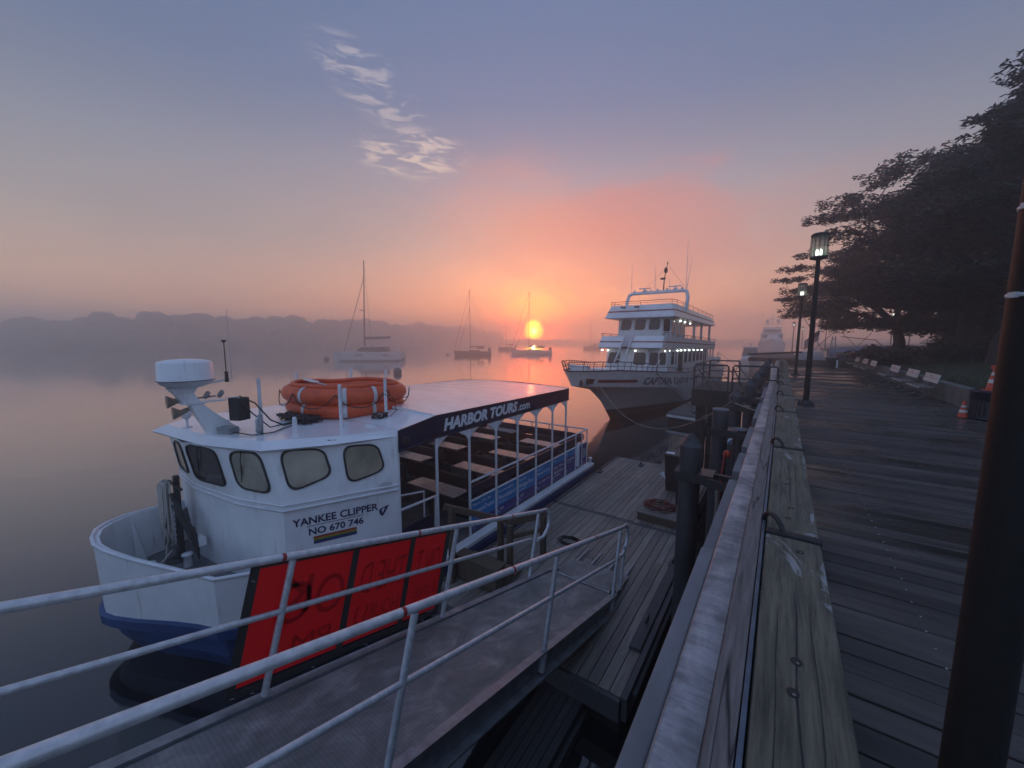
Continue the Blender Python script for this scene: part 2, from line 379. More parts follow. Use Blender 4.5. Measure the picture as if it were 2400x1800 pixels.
def treadm():
    m, t, p, co = _m('ribbed_tread_plate'); f = noise_(t, co, 2.4, 9, .68, (1.5, .8, 1), .6)
    sp = t.n('ShaderNodeSeparateXYZ'); t.l(co, sp.inputs[0])
    rib = t.math('MULTIPLY', t.math('ADD', t.math('SINE', t.math('MULTIPLY', sp.outputs[0], 420.0)), 1.0), .5); rib2 = t.math('MULTIPLY', t.math('ADD', t.math('SINE', t.math('MULTIPLY', sp.outputs[1], 210.0)), 1.0), .5)
    col = t.ramp(f, [(.36, (.15, .147, .142)), (.52, (.22, .213, .205)), (.68, (.38, .37, .355))])
    col = t.mix(t.math('MULTIPLY', t.math('MULTIPLY', rib, rib2), .38), col, (.04, .04, .042)); t.l(col, p.inputs['Base Color'])
    t.l(t.math('SUBTRACT', .78, t.math('MULTIPLY', f, .3)), p.inputs['Roughness']); bump_(t, p, t.math('MULTIPLY', rib, rib2), .5, .002); return m
TREAD = treadm()
REDTAPE = mat('red_tape', (.36, .02, .015), (.28, .015, .012), .5)
ORANGE = mat('orange_rubber', (.76, .10, .02), (.55, .065, .015), .45, scale=5, bump=.12)
REFL = mat('silver_reflective_tape', (.6, .6, .6), (.5, .5, .5), .3)
ROPEM = mat('grey_rope', (.62, .58, .52), (.34, .31, .28), .85, scale=60, bump=.6, bd=.003)
ROPEL = mat('tan_rope', (.26, .23, .19), (.16, .14, .12), .85, scale=60, bump=.6, bd=.003)
BANNER, t, p, co = _m('red_mesh_banner'); f = noise_(t, co, 4.0, 4, .6); t.l(t.ramp(f, [(.35, (.70, .009, .012)), (.7, (.85, .013, .016))]), p.inputs['Base Color']); p.inputs['Roughness'].default_value = .6
tl = t.n('ShaderNodeBsdfTranslucent'); tl.inputs[0].default_value = (.80, .012, .014, 1); mx_ = t.n('ShaderNodeMixShader'); mx_.inputs[0].default_value = .5; t.l(p.outputs[0], mx_.inputs[1]); t.l(tl.outputs[0], mx_.inputs[2]); t.l(mx_.outputs[0], [n_ for n_ in BANNER.node_tree.nodes if n_.type == 'OUTPUT_MATERIAL'][0].inputs[0])
BANNERT = BANNER.copy(); BANNERT.name = 'darker_red_print'
for n_ in BANNERT.node_tree.nodes:
    if n_.type == 'BSDF_TRANSLUCENT': n_.inputs[0].default_value = (.60, .009, .012, 1)
    if n_.type == 'VALTORGB': n_.color_ramp.elements[0].color = (.44, .007, .011, 1); n_.color_ramp.elements[1].color = (.54, .010, .014, 1)
BANNERE = mat('black_banner_webbing', (.035, .033, .03), (.025, .024, .022), .7, scale=30)
SIGNB = mat('blue_sign_vinyl', (.02, .24, .55), (.017, .20, .48), .35)
SIGNP = mat('purple_sign_vinyl', (.06, .03, .20), (.05, .026, .17), .35)
SIGNT = mat('white_lettering', (.80, .82, .86), (.74, .77, .82), .4)
LETTER = mat('silver_lettering', (.72, .74, .78), (.64, .66, .70), .4)
NAVYTXT = mat('navy_lettering', (.012, .015, .08), (.01, .012, .06), .4)
FLOATW = wood('float_planks', (.27, .235, .20), (.12, .105, .092), 'y', rough=.62, isl=.5, wet=.2)
FLOATD = wood('dark_float_edge', (.085, .085, .088), (.04, .04, .042), 'y', rough=.6, isl=.3)
DECKW = wood('walkway_planks', (.078, .068, .060), (.020, .018, .016), 'x', rough=.60, isl=1.0, wet=.46, grain=18, bump=.6)
TIMB = wood('weathered_green_timber', (.185, .165, .115), (.038, .034, .025), 'y', rough=.82, isl=.12, grain=30, bump=.8, patch=(.33, .33, .33), patch_lo=.585, crack=0)
STRIP = wood('weathered_strip', (.23, .20, .185), (.10, .088, .082), 'y', rough=.8, isl=.15, grain=40, bump=.5, crack=9.0)
STAIRW = wood('brown_stair_timber', (.13, .098, .065), (.07, .052, .036), 'z', rough=.7)
PILEW = mat('black_pile', (.052, .052, .060), (.022, .021, .022), .5, scale=5, st=(1, 1, .3), bump=.3)
DARKW = wood('dark_bulkhead_timber', (.035, .033, .03), (.015, .014, .013), 'z', rough=.8)
CONC = mat('planter_concrete', (.17, .165, .155), (.10, .097, .09), .85, scale=3, bump=.35)
LEDGE = mat('grey_ledge_timber', (.20, .205, .215), (.13, .13, .14), .75, scale=4, st=(1, .4, 1), bump=.3)
BENCHW = mat('pale_bench_boards', (.60, .57, .54), (.50, .47, .45), .5, scale=6, bump=.1)
BENCHS = mat('bench_grey_green_slats', (.14, .16, .15), (.10, .11, .10), .5)
BIN = mat('blue_black_bin', (.022, .024, .05), (.014, .015, .03), .4)
CONE = mat('orange_cone_plastic', (.62, .07, .02), (.5, .05, .02), .45)
CONEW = mat('white_cone_collar', (.68, .66, .64), (.55, .52, .5), .4)
GRASS = mat('lawn_grass', (.045, .062, .025), (.025, .035, .016), .9, scale=30, bump=.6, bd=.02)
LAND = mat('far_land', (.05, .05, .04), (.03, .032, .028), .95, scale=.1, bump=0)
GROUND = mat('park_ground', (.075, .07, .065), (.045, .042, .04), .9, scale=2)
BARK = mat('dark_bark', (.05, .04, .034), (.025, .02, .018), .9, scale=9, st=(1, 1, .3), bump=.6, bd=.02)
LEAF = mat('dark_foliage', (.032, .042, .027), (.018, .025, .016), .75, scale=2.0, bump=0, isl=.7)
LEAF2 = mat('brown_green_foliage', (.045, .042, .028), (.026, .026, .018), .75, scale=2.0, bump=0, isl=.7)
LEAFR = mat('russet_shrub_foliage', (.10, .055, .04), (.06, .035, .028), .8, scale=2.0, bump=0, isl=.7)
FARLEAF = mat('far_foliage', (.035, .036, .028), (.02, .022, .018), .9, scale=.2, bump=0)
TARP = mat('blue_tarp', (.16, .20, .34), (.11, .145, .25), .5, scale=2, bump=.3, bd=.05)
TARPG = mat('grey_tarp', (.24, .24, .26), (.16, .16, .18), .6, scale=2, bump=.3, bd=.05)
HULLFAR = mat('far_boat_white', (.62, .62, .62), (.5, .5, .5), .85, scale=1)
HULLDK = mat('far_boat_dark', (.07, .06, .062), (.05, .043, .045), .85, scale=1)
SAILC = mat('sail_cover', (.12, .11, .13), (.08, .075, .09), .7)
BRICK = mat('pale_clapboard', (.30, .26, .25), (.24, .21, .20), .8, scale=5)
ROOFD = mat('dark_shingles', (.06, .055, .055), (.04, .038, .038), .85, scale=5)
def glassm(name, c, rough=.12, spec=.5):
    m, t, p, co = _m(name); f = noise_(t, co, 2.2, 3, .5, (1, 1, .6)); t.l(t.ramp(f, [(.35, c), (.7, tuple(x * 1.9 for x in c))]), p.inputs['Base Color'])
    p.inputs['Roughness'].default_value = rough; p.inputs['IOR'].default_value = 1.5; return m
PANE = glassm('painted_light_tan_glass', (.21, .19, .14), .12)  # opaque pane; brightness seen through the cabin is painted into its pale tan
PANED = glassm('dark_window_glass', (.03, .022, .02), .08)
LAMPON = glow('lit_lamp', (.92, 1.0, .86), 4.5)
CABLIT = glow('lit_cabin_lamp', (.90, 1.0, .88), 4.5)
# water: dark, glossy, a calm river with long low ripples
WATER, t, p, co = _m('river_water')
p.inputs['Base Color'].default_value = (.008, .009, .012, 1); p.inputs['IOR'].default_value = 1.5; p.inputs['Coat Weight'].default_value = 1.0; p.inputs['Coat IOR'].default_value = 1.45; p.inputs['Coat Roughness'].default_value = .06; p.inputs['Roughness'].default_value = .035
w1 = noise_(t, co, 1.0, 4, .55, (.30, .55, 1), .4); w2 = noise_(t, co, 6.0, 4, .6, (.6, 1.2, 1), .3); w3 = noise_(t, co, .07, 2, .5)
hh_ = t.math('ADD', w1, t.math('MULTIPLY', w2, .16)); hh_ = t.math('MULTIPLY', hh_, t.math('ADD', .35, w3))
bump_(t, p, hh_, .42, .028)
t.l([n_ for n_ in WATER.node_tree.nodes if n_.type == 'BUMP'][0].outputs[0], p.inputs['Coat Normal'])
sx_ = t.n('ShaderNodeSeparateXYZ'); t.l(co, sx_.inputs[0])
far_ = t.ramp(t.math('DIVIDE', t.math('SUBTRACT', 0.0, sx_.outputs[0]), 200.0), [(.10, (.03, .03, .03)), (.22, (.06, .06, .06)), (.45, (.12, .12, .12)), (.85, (.26, .26, .26)), (1, (.34, .34, .34))])
t.l(t.math('ADD', far_, t.math('MULTIPLY', w3, .03)), p.inputs['Roughness'])

# ================================================================ the setting
def struct(name, mb, m, kind='structure', **k): o = mb.build(name, m, **k); o['kind'] = kind; return o
mb = MB(); mb.add([(-600, -90, 0), (300, -90, 0), (300, 480, 0), (-600, 480, 0)], [(0, 1, 2, 3)]); struct('water', mb, WATER)
mb = MB(); mb.prism([(.42, -80), (299, -80), (299, 478), (16, 478), (13, 120), (9.5, 60), (8.2, 31.6), (.42, 31.6)], -1.0, 2.93); struct('park_ground', mb, GROUND)
mb = MB(); rnd = random.Random(3)
y = -1.6
while y < 31.4:                                                     # single planks laid across the pier
    wd = .138 + rnd.uniform(-.004, .004); g_ = rnd.choice([.004, .006, .009, .012]); x1 = 9.0 if y < 12.9 else 3.62
    mb.box(((.292 + x1) / 2, y + wd / 2, 2.975 + rnd.uniform(-.002, .002)), (x1 - .292, wd, .05), m=Matrix.Rotation(rnd.uniform(-.001, .001), 4, 'Y')); y += wd + g_
struct('walkway', mb, DECKW, bevel=.004)
mb = MB(); y = 1.75
while y < 12:
    mb.lathe((.755 + rnd.uniform(-.006, .006), y, 3.003), [(.0055, 0), (.0045, .002), (0, .0025)], 8); y += .145
tag(mb.build('deck_screw_heads', mat('worn_steel', (.5, .5, .52), rough=.35, metal=.6)), kind='stuff')
mb = MB(); rr_ = random.Random(5)
sh = [(-472, -20), (-455, 12), (-330, 40), (-288, 60), (-262, 110), (-245, 150), (-243, 200), (-262, 270), (-290, 340), (-330, 420), (-360, 478), (-598, 478), (-598, -20)]
mb.prism(sh, -1, 1.3); struct('far_shore', mb, LAND)
mb = MB(); mb.prism([(-360, 470), (250, 470), (250, 478), (-360, 478)], -1, 5.2)
for i in range(60):
    x = -350 + i * 9 + rr_.uniform(-4, 4); mb.blob((x, 474, 4.6), (rr_.uniform(5, 12), 3, rr_.uniform(.8, 1.7)), 1)
struct('distant_shore', mb, LAND)
# lawn behind the low planter wall
mb = MB(); n = 24; rows = []
for i in range(n + 1):
    x = 3.86 + (i / n) ** 1.6 * 40; rows.append([(x, 13.1 + j * 1.6, 3.42 + .55 * (1 - math.exp(-(x - 3.86) / 3)) + .05 * noise.noise(Vector((x * .4, j * .7, 0)))) for j in range(34)])
mb.loft(rows, smooth=True); struct('lawn', mb, GRASS, fixn=False)
mb = MB()
for i in range(9000):
    x = 3.9 + rr_.random() ** 1.5 * 8; y = 13.2 + rr_.random() ** 1.3 * 16; z = 3.42 + .55 * (1 - math.exp(-(x - 3.86) / 3)); a = rr_.uniform(0, 6.28); h = rr_.uniform(.03, .07)
    dx, dy = math.cos(a) * .012, math.sin(a) * .012; mb.add([(x - dx, y - dy, z - .01), (x + dx, y + dy, z - .01), (x + rr_.uniform(-.02, .02), y, z + h)], [(0, 1, 2)])
tag(mb.build('grass', GRASS, fixn=False), kind='stuff')

# far-off wood on the other bank: one mass that fades into the mist
mb = MB(); prof = [(0, 748), (60, 744), (110, 730), (150, 729), (190, 742), (240, 727), (265, 726), (300, 737), (350, 725), (390, 734), (420, 741), (450, 728), (490, 730), (512, 745), (535, 735), (560, 744), (600, 738), (640, 741), (690, 737), (725, 746), (760, 742), (800, 747), (850, 744), (905, 750), (945, 757), (990, 751), (1020, 760), (1060, 764), (1105, 760), (1140, 768), (1190, 776), (1240, 786)]
def lerp_prof(x):
    for (a, ya), (b, yb) in zip(prof, prof[1:]):
        if a <= x <= b: return ya + (yb - ya) * (x - a) / (b - a)
    return prof[-1][1] if x > 0 else prof[0][1] + 4
TREELINE = []
for i in range(84):
    # bearing over the river, measured from +Y towards -X, and distance of that stretch of bank
    bear = 92 - i * .66; s_ = math.tan(R(bear - 35.0)); xi = 1200 - 901 * s_ / 1.0
    dist = 262 + 60 * max(0, (bear - 80) / 12) + (max(0, 60 - bear) / 24) ** 1.3 * 210 + rr_.uniform(-5, 22)
    if bear < 36.2: continue
    top = 797 - lerp_prof(max(-400, min(1240, xi)))
    h = .90 * top / 901 * dist * math.cos(R(bear - 35)) + 4.6 + rr_.choice([-4.5, -3.0, -1.6, -.4, .6, 1.0]) + rr_.uniform(-.6, .4)
    TREELINE.append((-math.sin(R(bear)) * dist, math.cos(R(bear)) * dist, h))
for i, (x, y, h) in enumerate(TREELINE):
    if x < -585 or y > 468: continue
    r_ = rr_.uniform(3.4, 6.2)
    mb.blob((x, y, h - r_ * .82), (r_ * 1.15, r_ * 1.15, r_ * .82), 3, .16, 2.6, i)
    for k in range(7): a = rr_.uniform(0, 6.28); q_ = rr_.uniform(.3, 1.25); mb.blob((x + math.cos(a) * r_ * q_, y + math.sin(a) * r_ * q_, h - r_ * (.45 + .55 * q_)), (r_ * .42, r_ * .42, r_ * .36), 2, .25, 2.2, i + k)
    mb.blob((x + rr_.uniform(-3, 3), y, h * .36), (r_ * 1.5, r_ * 1.3, h * .36), 2, .2, 2, i + 50); mb.blob((x + 5, y - 2, h * .2), (r_ * 1.4, r_, h * .24), 2, .3, 2, i + 90)
tag(mb.build('treeline', FARLEAF, fixn=False), kind='stuff')
for i, (x, y, w_, dd, hh, lab) in enumerate([(-272, 88, 9, 7, 4.2, 'pale shore house under the tallest far trees behind the radar dome'), (-262, 112, 7, 6, 3.6, 'small white gabled house on the misty far bank left of the catamaran'), (-255, 128, 6, 6, 3.4, 'white gabled boathouse on the misty bank nearest the catamaran')]):
    h_ = thing('shore_house', lab, 'house', (x, y, 1.3), 0, 'houses on the misty far bank')
    m_ = MB(); m_.mm(-w_ / 2, w_ / 2, -dd / 2, dd / 2, 0, hh); m_.build('wall', HULLFAR, h_, world=False)
    m_ = MB(); m_.slab([(-w_ / 2 - .4, -dd / 2 - .3, hh), (-w_ / 2 - .4, dd / 2 + .3, hh), (-w_ / 2 - .4, 0, hh + 2.2)], 0.01) if 0 else m_.loft([[(sx, -dd / 2 - .3, hh + .01), (sx, 0, hh + 2.2), (sx, dd / 2 + .3, hh + .01)] for sx in (-w_ / 2 - .3, w_ / 2 + .3)], closed=True); m_.build('roof', ROOFD, h_, world=False)

# ================================================================ pier edge
mb = MB(); mb.mm(-.10, .30, -1.6, 31.5, -1, 2.95); mb.mm(.30, .41, -1.6, 31.5, 2.4, 2.925)
tag(mb.build('quay_bulkhead', DARKW), 'dark timber quay wall dropping from the walkway edge to the water', 'quay wall')
joints = [-1.6, .55, 3.07, 5.63, 8.54, 11.08, 13.7, 16.2, 18.8, 21.4, 24.0, 26.6, 29.2, 31.4]
ORD = ['first', 'second', 'third', 'fourth', 'fifth', 'sixth', 'seventh', 'eighth', 'ninth', 'tenth', 'eleventh', 'twelfth', 'thirteenth', 'fourteenth']
TL = ['timber curb beam in the very foreground, pale patches and bolt holes', 'timber curb beam between the two nearest black hoops', 'timber curb beam past the second nearest hoop, blotched with pale lichen']
for i, (a, b) in enumerate(zip(joints, joints[1:])):
    m_ = MB(); m_.mm(-.012, .285, a + .035, b - .035, 2.955, 3.30)
    far = i > 4
    tt = thing('curb_timber', TL[i - 1] if 1 <= i <= 3 else ('weathered timber curb beam at the walkway edge out of frame' if i == 0 else ORD[i - 1] + ' weathered curb timber counted away from the camera along the walkway edge' if far else 'timber curb beam beside the nearest full lamp post'), 'curb beam', (.13, (a + b) / 2, 2.955), 0, 'timber curb beams along the walkway edge')
    m_.build('beam', TIMB, tt, bevel=.018)
    if i < 6:
        rc = random.Random(i + 4)
        for k in range(3):
            cx0 = (.13, .185, .07)[k] + rc.uniform(-.01, .01); ya_ = a + rc.uniform(.1, .6); yb_ = b - rc.uniform(.1, .9); nn = 40; m_ = MB(); L_, R_ = [], []
            for q in range(nn + 1):
                f = q / nn; yy = ya_ + (yb_ - ya_) * f; xx = cx0 + .012 * noise.noise(Vector((f * 3, i, k))) + .003 * noise.noise(Vector((f * 30, i, k))); w2 = (.0032 if k == 0 else .0015) * min(1, f * 8, (1 - f) * 8) * (1 + .6 * noise.noise(Vector((f * 12, k, i)))) + .0002
                L_.append((xx - w2, yy, 3.3009)); R_.append((xx + w2, yy, 3.3009))
            m_.loft([L_, R_]); m_.build('crack', BLACK, tt)
        for (hx, hy) in [(.115, a + .30), (.135, a + .52), (.13, (a + b) / 2 + .02), (.115, (a + b) / 2 - .16), (.17, b - .22)]:
            h_ = MB(); h_.lathe((hx, hy, 3.3012), [(.019, 0), (.0205, .001), (.017, .0014), (0.0, .0015)], 18, m=Matrix.Diagonal((1, 1.2, 1, 1)))
            ho = h_.build('bolt_recess', BLACK, tt); k_ = MB(); k_.lathe((hx + .004, hy - .008, 3.3025), [(.006, 0), (.005, .001), (0, .0012)], 8); k_.build('bolt', FLOATW, ho)
for i, yj in enumerate(joints[2:12]):
    tt = thing('tie_hoop', ['nearest black rubber hoop and strap across the curb timbers', 'second nearest black hoop arching over the curb timbers', 'third black hoop along the curb, just before the lamp post base'][i] if i < 3 else ORD[i] + ' small black hoop counted away from the camera along the curb timbers', 'hoop', (0, yj, 3.3), 0, 'black hoops strapped over the curb timbers')
    m_ = MB(); m_.mm(-.012, .292, yj - .035, yj + .035, 3.2, 3.312); m_.build('strap', BLACK, tt, bevel=.008)
    m_ = MB(); m_.tube([(-.03, yj + .19, 3.27), (-.028, yj + .16, 3.335), (0.0, yj + .11, 3.385), (.04, yj + .05, 3.385), (.075, yj, 3.35), (.09, yj - .02, 3.30)], .017, 10); m_.build('hoop', BLACK, tt)
mb = MB(); mb.mm(-.036, -.018, -1.6, 31.4, 2.96, 3.302); tag(mb.build('steel_angle', mat('blue_grey_angle', (.12, .16, .20), (.08, .10, .13), .5, metal=.4, scale=9), bevel=.003), 'narrow blue-grey steel angle between the wooden strip and the curb timbers', 'steel angle')
ys = [-1.6, .1, 3.55, 6.8, 10.2, 13.6, 17.0, 20.4, 23.8, 27.2, 31.4]
for i, (a, b) in enumerate(zip(ys, ys[1:])):
    m_ = MB(); m_.mm(-.128, -.040, a + .004, b - .004, 3.2, 3.304)
    tag(m_.build('wooden_strip', STRIP, bevel=.008), ['wooden capping strip below the frame', 'long cracked wooden strip nearest the camera, beside the metal plate', 'wooden strip past the first butt joint of the rail'][i] if i < 3 else ORD[i - 1] + ' wooden strip counted away from the camera along the pier rail', 'wooden strip', 'wooden strips along the pier rail')
ys = [-1.6, 3.6, 6.35, 9.4, 12.6, 16, 20, 24, 28, 31.4]
for i, (a, b) in enumerate(zip(ys, ys[1:])):
    m_ = MB(); n = 8; prof_ = [(-.282, 3.205), (-.27, 3.222), (-.20, 3.225), (-.14, 3.222), (-.131, 3.214)]
    m_.loft([[(px, a + .003 + (b - a - .006) * k / n, pz + .004 * noise.noise(Vector((px * 6, a + k, 0)))) for px, pz in prof_] + [(-.131, a + .003 + (b - a - .006) * k / n, 3.15), (-.282, a + .003 + (b - a - .006) * k / n, 3.15)] for k in range(n + 1)], closed=True)
    tag(m_.build('metal_plate', GALV), ['streaked galvanised plate nearest the camera on the pier rail', 'galvanised plate past the first dark joint on the pier rail'][i] if i < 2 else ORD[i] + ' scuffed galvanised plate counted away from the camera along the pier rail', 'metal plate', 'galvanised plates on the pier rail')
for i, (a, b) in enumerate([(-1.6, 2.78), (2.8, 4.45), (4.75, 5.6), (5.95, 7.4), (8.3, 10.4), (11.4, 14)]):
    m_ = MB(); m_.mm(-.365, -.284, a, b, 2.98, 3.20 - (.03 if i else 0)); tag(m_.build('ledge_timber', LEDGE, bevel=.01), ['broad grey ledge beam nearest the camera outside the plate', 'short grey ledge beam beside the first pile'][i] if i < 2 else ORD[i] + ' short grey ledge timber counted away from the camera outside the rail', 'ledge beam', 'grey ledge beams outside the pier rail')
mb = MB(); mb.mm(-.30, -.10, -1.6, 31.4, 2.80, 3.15); tag(mb.build('rail_bearer', DARKW), 'dark timber bearer under the plated pier rail', 'timber bearer')

def pile(name, x, y, top, r, pointed, label, arm=True):
    tt = thing(name, label, 'pile', (x, y, -1), 0, 'black mooring piles by the floats')
    m_ = MB(); m_.lathe((x, y, 0), [(r * .98, -1), (r, 0), (r, top)], 24); m_.build('shaft', PILEW, tt)
    m_ = MB()
    if pointed: m_.lathe((x, y, 0), [(r * 1.06, top - .05), (r * 1.06, top + .002), (r * .5, top + .055 + r * .42), (0.0, top + .055 + r * .88)], 24, smooth=False)
    else: m_.lathe((x, y, 0), [(r * 1.01, top - .012), (r * 1.01, top + .008), (0.0, top + .012)], 24)
    m_.build('cap', PILEW if pointed else LEDGE, tt)
    if arm:
        z = 2.93; m_ = MB()
        m_.beam((x + .02, y - r * .9, z), (-.11, y - r * .9 - .30, z), .012, .10); m_.beam((x + .02, y + r * .9, z), (-.11, y + r * .9 - .06, z), .05, .06)
        m_.mm(x - r * 1.15, x + r * 1.9, y - r * 1.2, y - r * 1.05, z - .06, z + .05); m_.mm(x + r * .9, x + r * 2.2, y - r * 1.3, y + r * 1.1, z + .045, z + .062)
        m_.build('bracket', BLACKM, tt)
pile('mooring_pile', -.85, 5.10, 3.30, .125, True, 'nearest black pile with a pointed cap beside the trash bin on the float')
pile('mooring_pile', -.85, 7.90, 3.34, .135, False, 'flat-topped black pile behind the nearest pointed pile')
pile('mooring_pile', -.52, 7.95, 3.0, .125, False, 'short dark pile close behind the flat-topped pile', False)
pile('mooring_pile', -.86, 10.9, 3.22, .145, True, 'pointed black pile holding the knotted mooring rope', True)
pile('mooring_pile', -.66, 12.6, 3.34, .15, True, 'dark pile just behind the roped pile')
for i, y in enumerate((15.4, 17.9, 20.6, 23.6, 27.0)): pile('mooring_pile', -.62, y, 3.35, .15, True, ORD[i] + ' pointed pile counted beyond the black railed platform', i < 2)

# ================================================================ floats
def float_(name, label, x0, x1, y0, y1, z, bw=.14, edge=True, kerbs=()):
    tt = thing(name, label, 'floating dock', ((x0 + x1) / 2, (y0 + y1) / 2, 0), 0, 'plank-topped floats below the pier')
    m_ = MB(); x = x0 + .07; r_ = random.Random(int(y0 * 7))
    while x < x1 - .12:
        cuts = [y0 + .01]; 
        while cuts[-1] < y1 - 1.0: cuts.append(min(y1 - .01, cuts[-1] + r_.uniform(2.2, 4.9)))
        cuts[-1] = y1 - .01
        for a, b in zip(cuts, cuts[1:]): m_.mm(x, min(x + bw - .008, x1 - .075), a + .003, b - .003, z - .04, z + r_.uniform(-.003, .003))
        x += bw
    m_.build('planks', FLOATW, tt, bevel=.004)
    m_ = MB(); m_.mm(x0, x0 + .065, y0, y1, z - .28, z + .02); m_.mm(x1 - .07, x1, y0, y1, z - .28, z + .02); m_.mm(x0 + .065, x1 - .07, y0 - .055, y0, z - .28, z - .005); m_.mm(x0 + .065, x1 - .07, y1, y1 + .055, z - .28, z - .005); m_.build('edge_boards', FLOATD, tt, bevel=.006)
    m_ = MB(); m_.mm(x0 + .1, x1 - .1, y0 + .05, y1 - .05, -.25, z - .06); m_.build('pontoon', BLACK, tt)
    return tt
fl1 = float_('floating_dock', 'long weathered plank float under the foot of the gangway', -4.55, -1.19, 3.98, 8.30, .5)
m_ = MB(); m_.mm(-1.42, -1.27, 4.75, 8.2, .5, .56); m_.build('kerb_board', FLOATD, fl1, bevel=.006)
m_ = MB(); m_.mm(-1.19, -1.15, 4.2, 8.1, .36, .42); m_.build('rub_strip', FLOATD, fl1)
fl2 = float_('floating_dock', 'far plank float with trash bin and coiled red hose', -4.55, -1.45, 8.40, 12.95, .5)
for lab, x, y in [('dark galvanised cleat on the float edge nearest the quay wall', -1.34, 5.32), ('dark cleat near the first pile on the float edge', -1.38, 7.12), ('mooring cleat at the float corner by the boat stern', -4.42, 11.1), ('small cleat at the far end of the plank float', -3.55, 12.45)]:
    tt = thing('dock_cleat', lab, 'cleat', (x, y, .52), 0, 'cleats on the floats'); m_ = MB(); m_.mm(x - .07, x + .07, y - .1, y + .1, .505, .545); m_.build('base', FLOATD, tt, bevel=.005)
    m_ = MB(); m_.tube([(x, y - .13, .635), (x, y - .07, .625), (x, y + .07, .625), (x, y + .13, .635)], [.008, .014, .014, .008], 8); m_.tube([(x, y - .04, .54), (x, y - .04, .62)], .012, 6); m_.tube([(x, y + .04, .54), (x, y + .04, .62)], .012, 6); m_.build('horn', BLACKM, tt)
m_ = MB(); 
for i in range(6): m_.mm(-2.25 + i * .092, -2.25 + i * .092 + .085, 2.3, 4.05 - .015 * i, .10, .22)
m_.mm(-2.3, -1.66, 2.2, 4.0, -.2, .09); tag(m_.build('timber_fender_raft', FLOATD, bevel=.006), 'low dark timber raft in the shadow below the gangway', 'timber raft')
# float by the passenger boat bow
tt = thing('floating_dock', 'tapering pale-edged float between the passenger boat and the piles', 'floating dock', (-3.3, 25, 0), 0, 'plank-topped floats below the pier')
po = [(-4.99, 22.2), (-1.75, 21.4), (-1.9, 24.0), (-2.85, 26.4), (-4.15, 29.9), (-4.6, 29.75)]
m_ = MB(); m_.prism(po, .34, .62); m_.build('deck', wood('grey_float_deck', (.17, .165, .16), (.09, .088, .085), 'x', isl=.1), tt)
m_ = MB(); m_.beam((-5.01, 22.17, .44), (-1.7, 21.35, .44), .06, .12); m_.beam((-5.02, 22.2, .44), (-4.63, 29.75, .44), .05, .12); m_.build('white_edge', WHITE, tt)
m_ = MB(); m_.prism([(x * .98 - .06, y + .1) for x, y in po], -.3, .33); m_.build('pontoon', BLACK, tt)
tt = thing('dock_cleat', 'large black cleat with a rope turn on the tapering float', 'cleat', (-3.7, 22.6, .62), 0, 'cleats on the floats'); m_ = MB(); m_.tube([(-3.95, 22.55, .74), (-3.8, 22.58, .72), (-3.55, 22.63, .72), (-3.4, 22.66, .74)], .03, 8); m_.mm(-3.8, -3.55, 22.5, 22.7, .62, .72); m_.build('horn', BLACKM, tt)
m_ = MB(); m_.tube([(-3.68 + .09 * math.cos(a * .7), 22.6 + .07 * math.sin(a * .7), .70 + .012 * a) for a in range(14)], .016, 6); m_.build('rope_turns', ROPEM, tt)

# step box with coiled hose, trash bins, stairs, small coil
tt = thing('dock_step', 'low wooden step box carrying the red hose', 'step box', (-2.05, 8.9, .5)); m_ = MB()
for i in range(4): m_.mm(-2.50, -1.58, 8.56 + i * .17, 8.56 + i * .17 + .16, .655, .695)
m_.build('top_boards', FLOATW, tt, bevel=.005); m_ = MB(); m_.mm(-2.48, -1.60, 8.575, 9.21, .502, .652); m_.build('box', STAIRW, tt)
m_ = MB(); pts = []
for i in range(0, 300): a = i * .157; k = i / 300; pts.append((-2.10 + (.26 + .05 * math.sin(i * .63) + .03 * math.sin(i * .21)) * math.cos(a) * 1.1, 8.98 + (.21 + .03 * math.sin(i * .4)) * math.sin(a), .715 + .13 * k + .012 * math.sin(i * .9)))
m_.tube(pts, .012, 7); tag(m_.build('coiled_hose', mat('dull_red_hose', (.22, .03, .02), (.06, .02, .016), .45, scale=4)), 'dull red hose coiled on the low step box', 'hose')
def bin_(x, y, z, w_, h, label, tb=True):
    tt = thing('wheelie_bin', label, 'trash bin', (x, y, z), 0, 'dark bins on the float'); m_ = MB()
    m_.loft([[(x - w_ * .42, y - w_ * .42, z), (x + w_ * .42, y - w_ * .42, z), (x + w_ * .42, y + w_ * .42, z), (x - w_ * .42, y + w_ * .42, z)], [(x - w_ * .5, y - w_ * .5, z + h), (x + w_ * .5, y - w_ * .5, z + h), (x + w_ * .5, y + w_ * .5, z + h), (x - w_ * .5, y + w_ * .5, z + h)]], closed=True); m_.add([(x - w_ * .42, y - w_ * .42, z), (x + w_ * .42, y - w_ * .42, z), (x + w_ * .42, y + w_ * .42, z), (x - w_ * .42, y + w_ * .42, z)], [(0, 1, 2, 3)])
    m_.build('body', BLACK, tt); m_ = MB(); m_.mm(x - w_ * .56, x + w_ * .56, y - w_ * .56, y + w_ * .56, z + h, z + h + .05); m_.build('lid', BLACKM if tb else BLACK, tt, bevel=.015)
bin_(-2.15, 11.0, .5, .56, .98, 'grey-lidded bin with a white paper hanging, on the far float')
bin_(-1.72, 10.1, .5, .5, .86, 'black bin half hidden behind the nearest pile')
m_ = MB(); m_.slab([(-2.42, 10.66, 1.05), (-2.36, 10.63, .86), (-2.52, 10.6, 1.0)], .004); tag(m_.build('paper_scrap', WHITE), 'torn white paper stuck on the side of the grey-lidded bin', 'paper')
